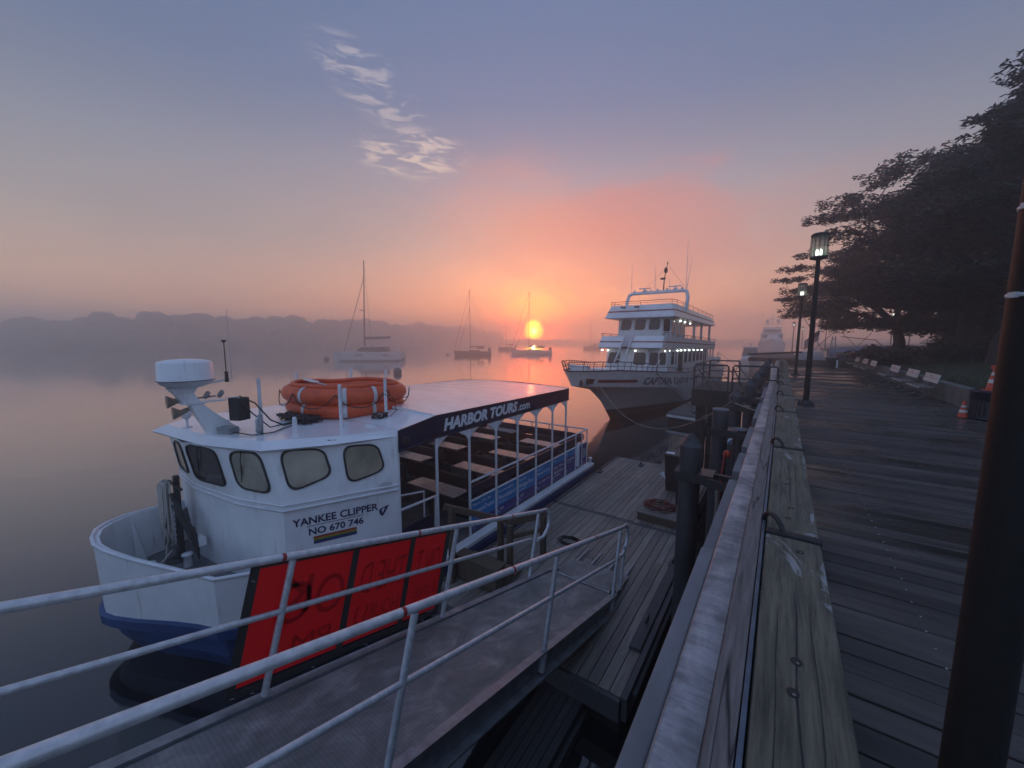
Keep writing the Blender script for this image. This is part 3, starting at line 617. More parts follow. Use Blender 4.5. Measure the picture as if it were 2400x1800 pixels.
m_ = MB(); m_.slab([(-2.42, 10.78, 1.535), (-2.18, 10.78, 1.535), (-2.22, 10.9, 1.555), (-2.4, 10.92, 1.54)], .006); tag(m_.build('paper_scrap', WHITE), 'crumpled white paper lying on the bin lid', 'paper')
m_ = MB(); pts = [(-3.28 + (.17 + .03 * math.sin(i * .5)) * math.cos(i * .35) * 1.3, 6.72 + .14 * math.sin(i * .35), .515 + .0012 * i) for i in range(60)]; m_.tube(pts, .012, 6); tag(m_.build('coiled_cable', BLACK), 'small coil of black cable on the float beyond the gangway end', 'cable')
# boarding steps of brown timber
tt = thing('boarding_steps', 'brown timber boarding steps with handrails beside the tour boat', 'steps', (-3.9, 5.0, .5))
for (x, y, zt) in [(-4.35, 4.45, 1.82), (-3.95, 5.28, 1.42), (-3.72, 5.25, 1.36), (-3.42, 5.9, 1.36)]: m_ = MB(); m_.mm(x - .045, x + .045, y - .045, y + .045, .5, zt); m_.build('post', STAIRW, tt, bevel=.004)
m_ = MB(); m_.beam((-4.42, 4.34, 1.86), (-3.82, 5.30, 1.40), .05, .10); m_.beam((-3.80, 5.26, 1.38), (-3.40, 5.98, 1.38), .05, .13); m_.beam((-3.78, 5.29, 1.10), (-3.42, 5.93, 1.10), .04, .08); m_.build('handrail', STAIRW, tt)
m_ = MB()
for i in range(3): m_.mm(-4.40 + i * .02, -3.5, 4.55 + i * .26, 4.55 + i * .26 + .25, .55 + (2 - i) * .0, .60 + (2 - i) * .17)
m_.build('treads', STAIRW, tt, bevel=.004)

# ================================================================ gangway
def gz(y): return .65 + (5.48 - y) * .283
GT = thing('gangway', 'aluminium gangway with tube railings sloping down to the plank float', 'gangway', (-2.47, 2.0, .65))
Y0, Y1 = -2.6, 5.48; XL, XR = -3.05, -1.89
m_ = MB(); m_.loft([[(XL + .05, y, gz(y) - z) for z in (0, .03)][::-1] + [(XR - .05, y, gz(y) - .03), (XR - .05, y, gz(y))][::1] for y in (Y0, Y1)], closed=True); m_.build('tread_plate', TREAD, GT)
for x in (XL, XR):
    m_ = MB(); s_ = 1 if x == XR else -1
    m_.beam((x, Y0, gz(Y0) + .015), (x, Y1, gz(Y1) + .015), .085, .02); m_.beam((x, Y0, gz(Y0) - .28), (x, Y1, gz(Y1) - .24), .11, .02); m_.beam((x - s_ * .035, Y0, gz(Y0) - .13), (x - s_ * .035, Y1, gz(Y1) - .11), .012, .26)
    m_.build('side_beam', ALU2, GT)
m_ = MB(); m_.beam((XL - .03, Y1 + .015, gz(Y1) - .01), (XR + .03, Y1 + .015, gz(Y1) - .01), .05, .045); m_.build('end_bar', ALU2, GT)
def pt(y, h): return (y + h * .27, gz(y) + h * .963)
def railing(x, ys, HT, HM, name='railing'):
    m_ = MB()
    top = [(x, *pt(Y0, HT)), (x, *pt(ys[-1] - .02, HT))]; ye, ze = top[1][1], top[1][2]
    top += [(x, ye + .26, ze - .06), (x, ye + .35, ze - .15), (x, ye + .36, ze - .30), (x, ye + .30, ze - .42), (x, ye + .16, ze - .50), (x, ye - .02, ze - .47)]
    m_.tube(top[:2], .030, 14); m_.tube(top[1:], .028, 12); ro = m_.build(name, ALU, GT)
    m_ = MB(); mid = [(x, *pt(Y0, HM)), (x, *pt(ys[-1] - .12, HM))]; m_.tube(mid, .0225, 12); m_.build('mid_rail', ALU, ro)
    for y in ys:
        m_ = MB(); a = Vector((x, *pt(y, -.20))); b = Vector((x, *pt(y, HT - .03))); m_.tube([a, b], .026, 12); m_.tube([a + (b - a) * .0, a + (b - a) * .17], .036, 12); m_.build('post', ALU, ro)
    return ro
rl = railing(XL, [-.80, 1.07, 2.93, 4.83], 1.052, .635); rr2 = railing(XR, [-.72, 1.30, 3.30, 5.40], 1.035, .56)
m_ = MB(); yb = 5.62; m_.tube([(XR, yb + .12, .60), (XR, yb + .27, 1.28)], .022, 10); m_.build('brace_post', ALU, rr2)
for par, x, HT, ys in ((rl, XL, 1.052, [.98, 2.32, 4.05, 4.95]), (rr2, XR, 1.035, [1.18, 2.42, 4.35, 5.58])):
    for y in ys: m_ = MB(); a = Vector((x, *pt(y, HT))); dv = Vector((0, 1, -.283)).normalized(); m_.tube([a, a + dv * .028], .0312, 14); m_.build('red_tape', REDTAPE, par)
for x in (XL + .1, XR - .05):
    m_ = MB(); m_.lathe((x, 5.52, .5 + .095), [(.0, -.03), (.095, -.03), (.1, -.02), (.1, .02), (.095, .03), (0, .03)], 18, m=Matrix.Rotation(math.pi / 2, 4, 'Y')); m_.build('wheel', BLACK, GT)
m_ = MB(); m_.beam((XL + .02, 5.56, .62), (XL + .02, 6.2, .535), .0001, .0001) if 0 else m_.slab([(XL + .04, 5.56, .625), (XR - .0, 5.56, .625), (XR - .02, 6.26, .53), (XL + .1, 6.20, .53)], .012); pl = m_.build('transition_plate', TREAD, GT)
for x in (-2.86, -2.60, -2.28, -1.98): m_ = MB(); m_.beam((x, 6.18, .535), (x, 6.72, .515), .045, .02); m_.build('runner', ALU2, pl)
m_ = MB(); m_.tube([(XL - .25, 1.6, .75), (XL + .35, 2.9, 1.15)], .022, 8); m_.tube([(XL - .28, 2.6, 1.0), (XL + .1, 2.2, .92)], .018, 8); m_.build('under_brace', ALU2, GT)
# red banner tied to the outer side of the left railing, printed face towards the boat
BT = thing('banner', 'long red mesh banner with black webbing tied to the left gangway railing', 'banner', (XL - .035, 2.0, 1.9))
xb = XL - .04
def bz(y): return gz(y) + 1.065
ya, yb = 1.10, 3.10
def bq(y, h): return (xb, y + (h) * .26 - .26, bz(y) - 1.06 + .06 + h * .98)
segs = [ya, 1.92, 2.58, yb]
m_ = MB()
for a, b in zip(segs, segs[1:]):
    n = 6
    m_.loft([[(xb + .004 * noise.noise(Vector((y_ * 3, h * 4, 1))), *bq(y_, h)[1:]) for h in (.14, .38, .62, .98)] for y_ in [a + (b - a) * k / n for k in range(n + 1)]], smooth=True)
m_.build('mesh_panel', BANNER, BT, fixn=False)
m_ = MB()
for y_ in segs: w2 = .032; m_.slab([(xb + .008, *bq(y_ - w2, .07)[1:]), (xb + .008, *bq(y_ + w2, .07)[1:]), (xb + .008, *bq(y_ + w2, 1.03)[1:]), (xb + .008, *bq(y_ - w2, 1.03)[1:])], .003)
for h in (.07, .98): m_.slab([(xb + .004, *bq(ya, h)[1:]), (xb + .004, *bq(yb, h)[1:]), (xb + .004, *bq(yb, h + .05)[1:]), (xb + .004, *bq(ya, h + .05)[1:])], .003)
m_.build('webbing', BANNERE, BT)
def bmap(y0, h0):
    def f(a, b): y_ = y0 + a; return Vector((xb + .012, *bq(y_, h0 + b)[1:]))
    return f
# the print shows through from behind, so it reads backwards
for s_, y0, h0, hh_, ww in [('K', 1.56, .56, .32, .26), ('DOC', 1.86, .50, .34, .52) if 0 else ('OC', 1.86, .50, .34, .50), ('THE D', 2.52, .56, .30, .50), ('ON T', 3.02, .60, .26, .34), ('PM', 1.80, .24, .16, .32), ('HOURS 3', 2.50, .30, .16, .48), ('LINE', 3.0, .34, .14, .30)]:
    text('mirrored_print', s_, BANNERT, BT, (0, 0, 0), (0, -1, 0), (0, 0, 1), hh_, ww, bold=0.0, mapf=bmap(y0, h0), mirror=True)
m_ = MB()
for (y_, h) in [(ya, .9), (ya, .6), (ya, .3), (ya + .02, .09), (1.25, .07), (1.7, .07), (2.2, .07), (2.9, .07)]: q = Vector(bq(y_, h)); m_.tube([q + Vector((.012, -.01, 0)), q + Vector((.02, .0, .006)), q + Vector((.016, .012, -.012))], .0018, 5)
m_.build('zip_ties', REFL, BT)
m_ = MB(); m_.blob((-3.62, 2.1, .35), (.20, .36, .24), 3, .05, 1); tag(m_.build('mooring_buoy', ORANGE), 'round orange fender floating in the dark below the gangway', 'fender')

# ================================================================ harbour tour boat (white, open-sided)
B = thing('tour_boat', 'white open-sided harbor tour boat with blue hull moored at the float', 'tour boat', (-7.05, 6, 0))
G = [(-4.8, 11.45, .62, .50), (-4.8, 8, .62, .50), (-4.8, 4.4, .62, .50), (-4.8, 3.75, .64, .50), (-4.82, 3.45, 1.40, .52), (-5.25, 2.6, 1.45, .66), (-5.85, 1.6, 1.50, .80), (-6.2, 1.47, 1.52, .79), (-6.55, 1.32, 1.55, .77), (-7.15, 1.04, 1.62, .72), (-7.55, .88, 1.68, .69), (-7.78, .82, 1.72, .68), (-7.98, .83, 1.76, .69), (-8.2, .90, 1.78, .71), (-8.38, 1.04, 1.78, .73), (-8.50, 1.25, 1.78, .75), (-8.60, 1.6, 1.75, .77), (-8.85, 2.4, 1.64, .70), (-9.15, 3.45, 1.50, .55), (-9.2, 3.75, .64, .5), (-9.2, 11.45, .62, .5)]
cxy = Vector((-7.05, 4.0))
def inset(x, y, k): return (x + (cxy.x - x) * k, y + (max(cxy.y, y) - y) * k) if y < 4 else (x + (cxy.x - x) * k, y)
top = [(x, y, zg) for x, y, zg, zb in G]; bnd = [(*inset(x, y, .01), zb) for x, y, zg, zb in G]
m_ = MB(); m_.loft([top, [(*inset(x, y, .005), (zg + zb) / 2) for x, y, zg, zb in G], bnd]); 
inn = [(*inset(x, y, .022), zg) for x, y, zg, zb in G]; inb = [(*inset(x, y, .03), min(zg - .05, .98 if i in range(4, 19) else zg - .05)) for i, (x, y, zg, zb) in enumerate(G)]
m_.loft([top, inn, inb]); hs = m_.build('topsides', WHITE, B, fixn=False)
m_ = MB(); c1 = [(*inset(x, y, .012), zb) for x, y, zg, zb in G]; c2 = [(*inset(x, y, -.008), zb - .02) for x, y, zg, zb in G]; c3 = [(*inset(x, y, -.006), zb - .15) for x, y, zg, zb in G]; c4 = [(*inset(x, y, .03), zb - .19) for x, y, zg, zb in G]
wl = [(*inset(x, y, .10 if y < 4 else .05), 0) for x, y, zg, zb in G]; kl = [(*inset(x, y, .3), -.5) for x, y, zg, zb in G]
m_.loft([c1, c2, c3, c4, [(*inset(x, y, .05), .28) for x, y, zg, zb in G], wl, kl], smooth=False)
m_.add([G[0][:2] + (.62,), G[-1][:2] + (.62,), G[-1][:2] + (-.4,), G[0][:2] + (-.4,)], [(0, 1, 2, 3)])
m_.build('hull', BLUEHULL, B, fixn=False)
m_ = MB(); m_.tube([(x, y, zg + .012) for x, y, zg, zb in G[4:19]], .026, 8); m_.build('rail_cap', WHITE2, B)
for i in (9, 15, 17): m_ = MB(); x, y, zg, zb = G[i]; a = inset(x, y, .03); b = inset(x, y, .075); m_.slab([(*a, zg - .03), (*a, .99), (*b, .99)], .025); m_.build('bulwark_rib', WHITE, B)
m_ = MB(); m_.add([(x, y, .985) for x, y in [inset(x, y, .03) for x, y, zg, zb in G[4:19]]], [tuple(range(15))]); m_.build('foredeck', GREYDECK, B)
m_ = MB(); m_.add([(-4.82, 3.7, .618), (-4.82, 11.4, .618), (-9.18, 11.4, .618), (-9.18, 3.7, .618)], [(0, 1, 2, 3)]); m_.build('deck', GREYDECK, B)
m_ = MB(); m_.mm(-4.99, -4.78, 3.8, 11.5, .53, .624); m_.build('guard_ledge', WHITE, B, bevel=.015)
# bow fittings
m_ = MB(); m_.lathe((-8.02, 1.40, .985), [(.055, 0), (.055, .07), (.085, .07), (.085, .095), (.0, .10)], 16); m_.build('bitt', WHITE2, B)
m_ = MB(); m_.lathe((-7.98, 1.76, .985), [(.17, 0), (.17, .018), (.12, .022), (0, .02)], 18); m_.build('hawse_ring', BLACKM, B)
m_ = MB(); m_.beam((-7.99, 1.80, .98), (-7.90, 1.80, 2.42), .075, .075, up=(0, 1, 0)); m_.beam((-8.14, 1.76, 2.30), (-7.66, 1.80, 2.24), .03, .03); m_.build('samson_post', BLACKM, B)
m_ = MB(); m_.lathe((-7.62, 1.78, .985), [(.06, 0), (.05, .16), (.075, .18), (.075, .21), (0, .215)], 14); m_.build('deck_vent', WHITE2, B)
# wheelhouse
A0 = (-5.0, 3.9); A_ = (-5.67, 2.42); B_ = (-6.51, 2.16); C_ = (-7.80, 2.007); F_ = (-8.755, 2.07); H_ = (-9.02, 3.9)
A0t = (-5.03, 3.93); At = (-5.96, 2.38); Bt = (-6.72, 2.05); Ct = (-7.432, 1.806); Ft = Ft2 = (-8.30, 1.86); Ht = (-9.0, 3.93)
z1, z2, z3 = .62, 2.19, 3.05
lowp = [A0, A_, B_, C_, F_, H_]; upp = [A0t, At, Bt, Ct, Ft2, Ht]
m_ = MB(); m_.loft([[(*p, z1) for p in lowp], [(*p, z2) for p in lowp]])
for i in range(5): m_.loft([[Vector((*lowp[i], z2)).lerp(Vector((*lowp[i + 1], z2)), u / 8).lerp(Vector((*upp[i], z3)).lerp(Vector((*upp[i + 1], z3)), u / 8), v / 8) for u in range(9)] for v in range(9)], smooth=True)
m_.mm(-9.02, -8.2, 3.9, 3.94, .62, 3.04); m_.mm(-5.6, -5.0, 3.9, 3.94, .62, 3.04)
wh = m_.build('wheelhouse', WHITE, B, fixn=False)
m_ = MB(); m_.mm(-8.9, -5.25, 3.72, 3.76, .62, 3.0); m_.build('inner_bulkhead', DARKIN, wh)
m_ = MB()
for dz_, r_ in ((.0, .02), (.075, .014)): m_.tube([(p[0] + (.012 if p[0] > -7 else -.005), p[1] - .012, z2 - .012 + dz_) for p in lowp[:-1]], r_, 8)
m_.build('rubbing_bands', WHITE2, wh)
def patch(q, u, v, off=0.0):
    bl, br, tr, tl = [Vector(x) for x in q]
    p = (bl * (1 - u) + br * u) * (1 - v) + (tl * (1 - u) + tr * u) * v
    nr = ((br - bl).cross(tl - bl)).normalized(); return p + nr * off
def rquad(c, rr, n=6):
    """rounded outline of a quad in (u, v): corners tl, tr, br, bl"""
    out = []; c = [Vector(x) for x in c]
    for i in range(4):
        p, a, b = c[i], c[(i - 1) % 4], c[(i + 1) % 4]
        s0 = p + (a - p) * rr; s1 = p + (b - p) * rr
        for k in range(n + 1): t_ = k / n; out.append(s0 * (1 - t_) ** 2 + p * 2 * t_ * (1 - t_) + s1 * t_ ** 2)
    return out
def shrink(o, k): cc_ = sum(o, Vector((0, 0))) / len(o); return [cc_ + (p - cc_) * k for p in o]
def windowp(q, c, fr_mat, pane_mat, par, rr=.3, fw=.90, world=True, s_=1, name='window_frame'):
    o = rquad(c, rr); i_ = shrink(o, fw)
    f = lambda P, d_: [patch(q, p.x, p.y, d_ * s_) for p in P]
    m_ = MB(); m_.loft([f(o, -.01), f(o, .020), f(shrink(o, (1 + fw) / 2), .028), f(i_, .018), f(i_, -.01)], closed=True); fo = m_.build(name, fr_mat, par, world=world, fixn=False)
    m_ = MB(); cc3 = sum(i_, Vector((0, 0))) / len(i_); m_.loft([f(i_, .011), f(shrink(i_, .5), .011), f([cc3 + (p - cc3) * .02 for p in i_], .011)], closed=True, smooth=True); m_.build('pane', pane_mat, fo, world=world, fixn=False); return fo
P3_ = lambda p, z: (*p, z)
q1 = (P3_(A_, z2), P3_(A0, z2), P3_(A0t, z3), P3_(At, z3)); q2 = (P3_(B_, z2), P3_(A_, z2), P3_(At, z3), P3_(Bt, z3)); q3 = (P3_(C_, z2), P3_(B_, z2), P3_(Bt, z3), P3_(Ct, z3)); q4 = (P3_(F_, z2), P3_(C_, z2), P3_(Ct, z3), P3_(Ft, z3))
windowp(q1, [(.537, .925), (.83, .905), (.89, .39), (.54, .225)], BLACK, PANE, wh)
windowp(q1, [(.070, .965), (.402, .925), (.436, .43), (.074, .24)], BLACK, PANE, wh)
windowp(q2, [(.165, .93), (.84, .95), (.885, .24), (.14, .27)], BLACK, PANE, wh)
fd = windowp(q3, [(.074, .985), (.88, .92), (.885, .24), (.13, .22)], BRONZE, PANED, wh, rr=.22, fw=.93)
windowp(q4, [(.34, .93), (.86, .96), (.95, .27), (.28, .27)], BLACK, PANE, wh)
for q_, u0 in ((q2, .5), (q3, .48)):
    m_ = MB(); m_.tube([patch(q_, u0, .97, .03), patch(q_, u0 - .06, .80, .045), patch(q_, u0 - .16, .52, .03)], .006, 5); m_.tube([patch(q_, u0 - .22, .40, .022), patch(q_, u0 - .10, .70, .022)], .005, 5); m_.build('wiper', BLACK, wh)
m_ = MB(); o = rquad([(.82, .14), (.93, .16), (.93, .03), (.82, .03)], .45); m_.add([patch(q1, p.x, p.y, .02) for p in o], [tuple(range(len(o)))]); m_.add([patch(q1, p.x, p.y, .008) for p in shrink(o, 1.15)], [tuple(range(len(o)))]); m_.build('side_lamp', REFL, wh, fixn=False)
# name lettering on the wall below the side windows
qw = (P3_(A_, 1.0), P3_(A0, 1.0), P3_(A0, 2.19), P3_(A_, 2.19)); xd = (Vector((*A0, 0)) - Vector((*A_, 0))); L_ = xd.length; xdn = xd.normalized(); nrm_ = xdn.cross(Vector((0, 0, 1)))
def onwall(u, z): return Vector((*A_, 0)) + xd * u + Vector((0, 0, z))
text('name_lettering', 'YANKEE CLIPPER', NAVYTXT, wh, onwall(-.04 + .10, 1.905), xdn, (0, 0, 1), .115, L_ * .735, bold=.022, th=.006)
m_ = MB(); a, b = onwall(.17, 1.868), onwall(.66, 1.868); m_.slab([a + nrm_ * .004, b + nrm_ * .004, b + nrm_ * .004 + Vector((0, 0, .008)), a + nrm_ * .004 + Vector((0, 0, .008))], .002); m_.build('name_rule', NAVYTXT, wh)
text('number_lettering', 'NO 670 746', NAVYTXT, wh, onwall(.185, 1.735), xdn, (0, 0, 1), .105, L_ * .47, bold=.022, th=.006)
st = mat('rainbow_red', (.32, .03, .02)), mat('rainbow_orange', (.40, .12, .02)), mat('rainbow_yellow', (.38, .30, .03)), mat('rainbow_green', (.03, .14, .04)), mat('rainbow_blue', (.02, .04, .22)), mat('rainbow_violet', (.05, .015, .12))
m_ = MB(); hh_ = .115 / 6
for k in range(6):
    m_.cur = k; z = 1.70 - (k + 1) * hh_; a, b = onwall(.22, z), onwall(.59, z); m_.slab([a + nrm_ * .005, b + nrm_ * .005, b + nrm_ * .005 + Vector((0, 0, hh_)), a + nrm_ * .005 + Vector((0, 0, hh_))], .002)
m_.build('rainbow_sticker', list(st), wh)
m_ = MB(); a = onwall(.80, 1.78)
pts = [(0, .10), (.03, .13), (.16, .17), (.12, .09), (.06, .0), (.02, .03)]; m_.slab([a + xdn * u + Vector((0, 0, v)) + nrm_ * .005 for u, v in pts], .002); em = m_.build('shield_emblem', NAVYTXT, wh)
m_ = MB(); pts = [(.045, .10), (.06, .125), (.10, .135), (.075, .09), (.06, .05)]; m_.slab([a + xdn * u + Vector((0, 0, v)) + nrm_ * .009 for u, v in pts], .001); m_.build('emblem_detail', LETTER, em)
# roof of the wheelhouse with its sloping visor
lo = [(-5.0, 4.0, 3.05), (-5.40, 3.04, 3.05), (-5.90, 2.28, 3.05), (-7.0, 1.91, 3.05), (-8.72, 1.74, 3.06), (-9.32, 2.25, 3.06), (-9.32, 4.0, 3.06)]
up_ = [(-5.05, 4.0, 3.15), (-5.50, 3.10, 3.15), (-6.05, 2.38, 3.15), (-7.1, 2.05, 3.15), (-8.62, 1.92, 3.15), (-9.15, 2.35, 3.15), (-9.2, 4.0, 3.15)]
m_ = MB(); m_.loft([lo, up_]); m_.loft([[(x + (-7.1 - x) * .02, y + .02, z - .03) for x, y, z in lo], lo])
m_.add([(-5.05, 4.0, 3.15), (-5.02, 4.78, 3.245), (-9.2, 4.78, 3.245), (-9.2, 4.0, 3.15)], [(0, 1, 2, 3)]); m_.add(up_, [tuple(range(7))])
m_.add([(x + (-7.1 - x) * .02, y + .02, z - .03) for x, y, z in lo], [tuple(range(7))]); m_.build('wheelhouse_roof', ROOFG, B, fixn=False)
m_ = MB(); m_.slab([patch(q1, .42, .98, .03), patch(q1, .52, .98, .03), patch(q1, .50, 1.05, .06), patch(q1, .44, 1.06, .06)], .03); m_.build('spotlight', GREYDECK, wh)
# long canopy
m_ = MB(); nx_, ny_ = 10, 16; rows = []
for j in range(ny_ + 1):
    y = 4.78 + (9.97 - 4.78) * j / ny_
    rows.append([(-5.0 - 4.2 * i / nx_, y + (.12 * math.sin(math.pi * i / nx_) if j == ny_ else 0), 3.26 + .055 * math.sin(math.pi * i / nx_) - .05 * (j / ny_) + .006 * math.sin(j * 2.4 + i)) for i in range(nx_ + 1)])
m_.loft(rows, smooth=True); rows2 = [[(x, y, z - .045) for x, y, z in r] for r in rows]; m_.loft(rows2, smooth=True)
m_.loft([rows[-1], rows2[-1]]); m_.loft([rows[0], rows2[0]]); m_.loft([[r[-1] for r in rows], [r[-1] for r in rows2]]); m_.build('canopy', ROOFW, B, fixn=False)
m_ = MB(); m_.tube([(-5.0 - 4.2 * i / 10, 9.99 + .12 * math.sin(math.pi * i / 10), 3.20 + .055 * math.sin(math.pi * i / 10)) for i in range(11)], .022, 8); m_.tube([(-9.2, 4, 3.14), (-9.2, 4.8, 3.23), (-9.2, 9.97, 3.20)], .022, 8); m_.build('canopy_edge', GREYDECK, B)
for x in (-9.2, -5.0):
    s_ = .018 if x == -5 else -.018; m_ = MB()
    m_.slab([(x, 3.92, 2.78), (x, 4.75, 2.84), (x, 10.0, 2.86), (x, 10.0, 3.205), (x, 4.76, 3.265), (x, 3.92, 3.145)], s_); fa = m_.build('fascia', NAVY, B, bevel=.004)
m_ = MB(); m_.tube([(-4.975, 3.92, 2.80), (-4.975, 4.75, 2.86), (-4.975, 10.0, 2.88)], .012, 6); m_.build('canvas_roll', NAVY, fa)
text('tours_lettering', 'HARBOR TOURS', LETTER, fa, (-4.979, 4.93, 2.955), (0, 1, .004), (0, 0, 1), .215, 2.40, shear=.22, bold=.05, th=.004)
text('dotcom_lettering', '.com', LETTER, fa, (-4.979, 7.36, 2.955), (0, 1, .004), (0, 0, 1), .19, .50, bold=.03, th=.004)
m_ = MB(); m_.lathe((-4.975, 4.06, 2.95), [(.07, 0), (.07, .012), (.045, .014), (0, .014)], 18, m=Matrix.Rotation(math.pi / 2, 4, 'Y')); m_.build('life_light', BLACKM, fa)
PY = [4.76, 5.65, 6.53, 7.37, 8.21, 9.06, 9.86]
for x in (-5.0, -9.18):
    for y in PY:
        m_ = MB(); m_.tube([(x, y, .62), (x, y, 2.86)], .028, 10); po = m_.build('post', WHITE2, B)
        s_ = 1
        for sg in (-1, 1):
            if y == PY[-1] and sg == 1: continue
            if y == PY[0] and sg == -1: continue
            m_ = MB(); c_ = [(x, y, 2.56), (x, y, 2.85), (x, y + sg * .33, 2.85), (x, y + sg * .24, 2.80), (x, y + sg * .12, 2.74), (x, y + sg * .05, 2.66)]; m_.slab(c_, .012); m_.build('bracket', WHITE2, po)
m_ = MB(); ye = 11.38
for x in (-5.0, -9.18):
    m_.tube([(x, 5.65, 1.73), (x, ye, 1.73)], .024, 10); m_.tube([(x, 5.65, 1.33), (x, ye, 1.33)], .022, 10)
    for y in (10.55, 11.0, ye): m_.tube([(x, y, .62), (x, y, 1.73)], .02, 8)
m_.tube([(-5, ye, 1.73), (-9.18, ye, 1.73)], .024, 10)
for i in range(1, 6): m_.tube([(-5 - i * .7, ye, 1.33), (-5 - i * .7, ye, 1.73)], .018, 8)
m_.build('railing', WHITE2, B)
m_ = MB(); m_.tube([(-5.0, 3.93, 1.80), (-5.0, 4.70, 1.78), (-5.0, 4.70, .85)], .026, 8); m_.tube([(-5.0, 3.93, 1.12), (-5.0, 4.70, 1.08)], .024, 8); m_.tube([(-5.6, 4.0, 1.82), (-5.3, 4.7, 1.8), (-5.3, 4.7, 1.2)], .02, 8); m_.build('side_gate_rail', WHITE2, B)
for bx_ in ((-5.10, -5.06, 3.95, 4.70, 1.18, 1.42), (-5.12, -5.07, 5.68, 11.3, 1.40, 1.58), (-9.1, -9.05, 4.0, 11.3, 1.30, 1.56), (-9.0, -5.15, 11.26, 11.31, 1.30, 1.58)): m_ = MB(); m_.mm(*bx_); m_.build('weather_cloth', NAVY, B, bevel=.01)
for bx_ in ((-5.13, -5.08, 3.95, 4.72, .62, 1.05), (-9.16, -9.1, 4, 11.35, .62, 1.28), (-9.1, -5.1, 11.33, 11.37, .62, 1.25)): m_ = MB(); m_.mm(*bx_); m_.build('side_panel', DARKIN, B)
# advertising boards between the posts
ads = [(5.67, 6.50, [('Thurs, Fri, Sat', .075), ('SunsetCruise', .125)], [('with music', .05)], 0), (6.56, 7.34, [('Circumnavigate', .075), ('PlumIsland', .125), ('3.5 hours', .06)], [('$49', .075)], 1), (7.40, 8.18, [('Narrated', .07), ('RefugeTour', .12), ('2.5 hours', .06)], [('$39', .075)], 1),
       (8.24, 9.03, [('Learn in', .06), ('Massachusetts', .09)], [('For Kids 4-12', .085)], 2), (9.09, 9.83, [('We have', .05)], [('Beer, Wine', .11), ('Bathroom', .11), ('& Snacks', .07)], 3), (9.89, 10.52, [('Full', .05)], [('Accessible', .11), ('for all', .06)], 3)]
for i, (a, b, tb, pb, k_) in enumerate(ads):
    zc = [.86, .88, .90, .96, 1.12, 1.14][i]
    m_ = MB(); m_.mm(-5.03, -5.01, a, b, zc, 1.305); bd = m_.build('advert_board', SIGNB, B)
    m_ = MB(); m_.mm(-5.031, -5.0105, a, b, .66, zc - .002); m_.build('purple_half', SIGNP, bd)
    z = 1.285
    for s_, h in tb: z -= h * 1.35; text('advert_text', s_, SIGNT, bd, (-5.01, a + .06, z), (0, 1, 0), (0, 0, 1), h * .8, min(b - a - .1, h * .56 * len(s_)), bold=.012, shear=.12)
    z = min(z, zc) - .02 if len(pb) < 2 else zc + .0
    for s_, h in pb: z -= h * 1.2; text('advert_text', s_, SIGNT, bd, (-5.0095, a + .12, z), (0, 1, 0), (0, 0, 1), h * .8, min(b - a - .2, h * .6 * len(s_)), bold=.012)
    m_ = MB(); m_.tube([(-5.008, a + .0 + .1 * math.cos(t_), .70 + .1 * math.sin(t_)) for t_ in [0.0, .4, .8, 1.2, 1.57]], .006, 5); m_.build('print_swirl', SIGNT, bd)
m_ = MB(); m_.mm(-5.03, -5.01, 10.62, 11.36, .68, 1.30); bd = m_.build('crest_board', SIGNP, B); m_ = MB()
m_.lathe((-5.008, 11.17, 1.0), [(.15, 0), (.15, .004), (.13, .004), (.13, 0)], 24, m=Matrix.Rotation(math.pi / 2, 4, 'Y')); m_.mm(-5.008, -5.004, 11.15, 11.19, .92, 1.08); m_.mm(-5.008, -5.004, 11.09, 11.25, .97, 1.0); m_.build('round_crest', SIGNT, bd)
m_ = MB(); m_.tube([(-4.96, 10.62, .72), (-4.96, 10.62, 1.36), (-4.96, 10.68, 1.42)], .055, 12); m_.build('stern_pipe', WHITE2, B)
m_ = MB(); m_.lathe((-4.86, 11.35, .66), [(.05, 0), (.05, .12), (.07, .13), (.05, .17), (0, .18)], 12); m_.build('stern_bitt', WHITE2, B)
# tables and benches fixed under the canopy
for i, (x0, x1, y) in enumerate([(-6.8, -5.36, 5.78), (-6.8, -5.36, 7.24), (-6.78, -5.38, 8.72), (-6.74, -5.4, 10.25), (-8.95, -7.70, 5.6), (-8.98, -7.74, 7.0), (-8.98, -7.68, 8.38), (-8.95, -7.55, 9.9), (-8.9, -7.55, 11.0)]):
    m_ = MB(); m_.mm(x0, x1, y - .23, y + .23, 1.345, 1.375); to = m_.build('table_top', TABLE, B, bevel=.006); m_ = MB(); m_.mm(x0 + .5, x0 + .56, y - .04, y + .04, .62, 1.345); m_.build('table_leg', BLACKM, to)
    yb_ = y + .62; m_ = MB(); m_.mm(x0 - .02, x1 + .02, yb_ - .28, yb_ + .28, .62, 1.06); bo = m_.build('bench', DARKIN, B, bevel=.02); m_ = MB(); m_.mm(x0 - .02, x1 + .02, yb_ - .03, yb_ + .03, 1.06, 1.46); m_.build('bench_back', DARKIN, bo, bevel=.02)
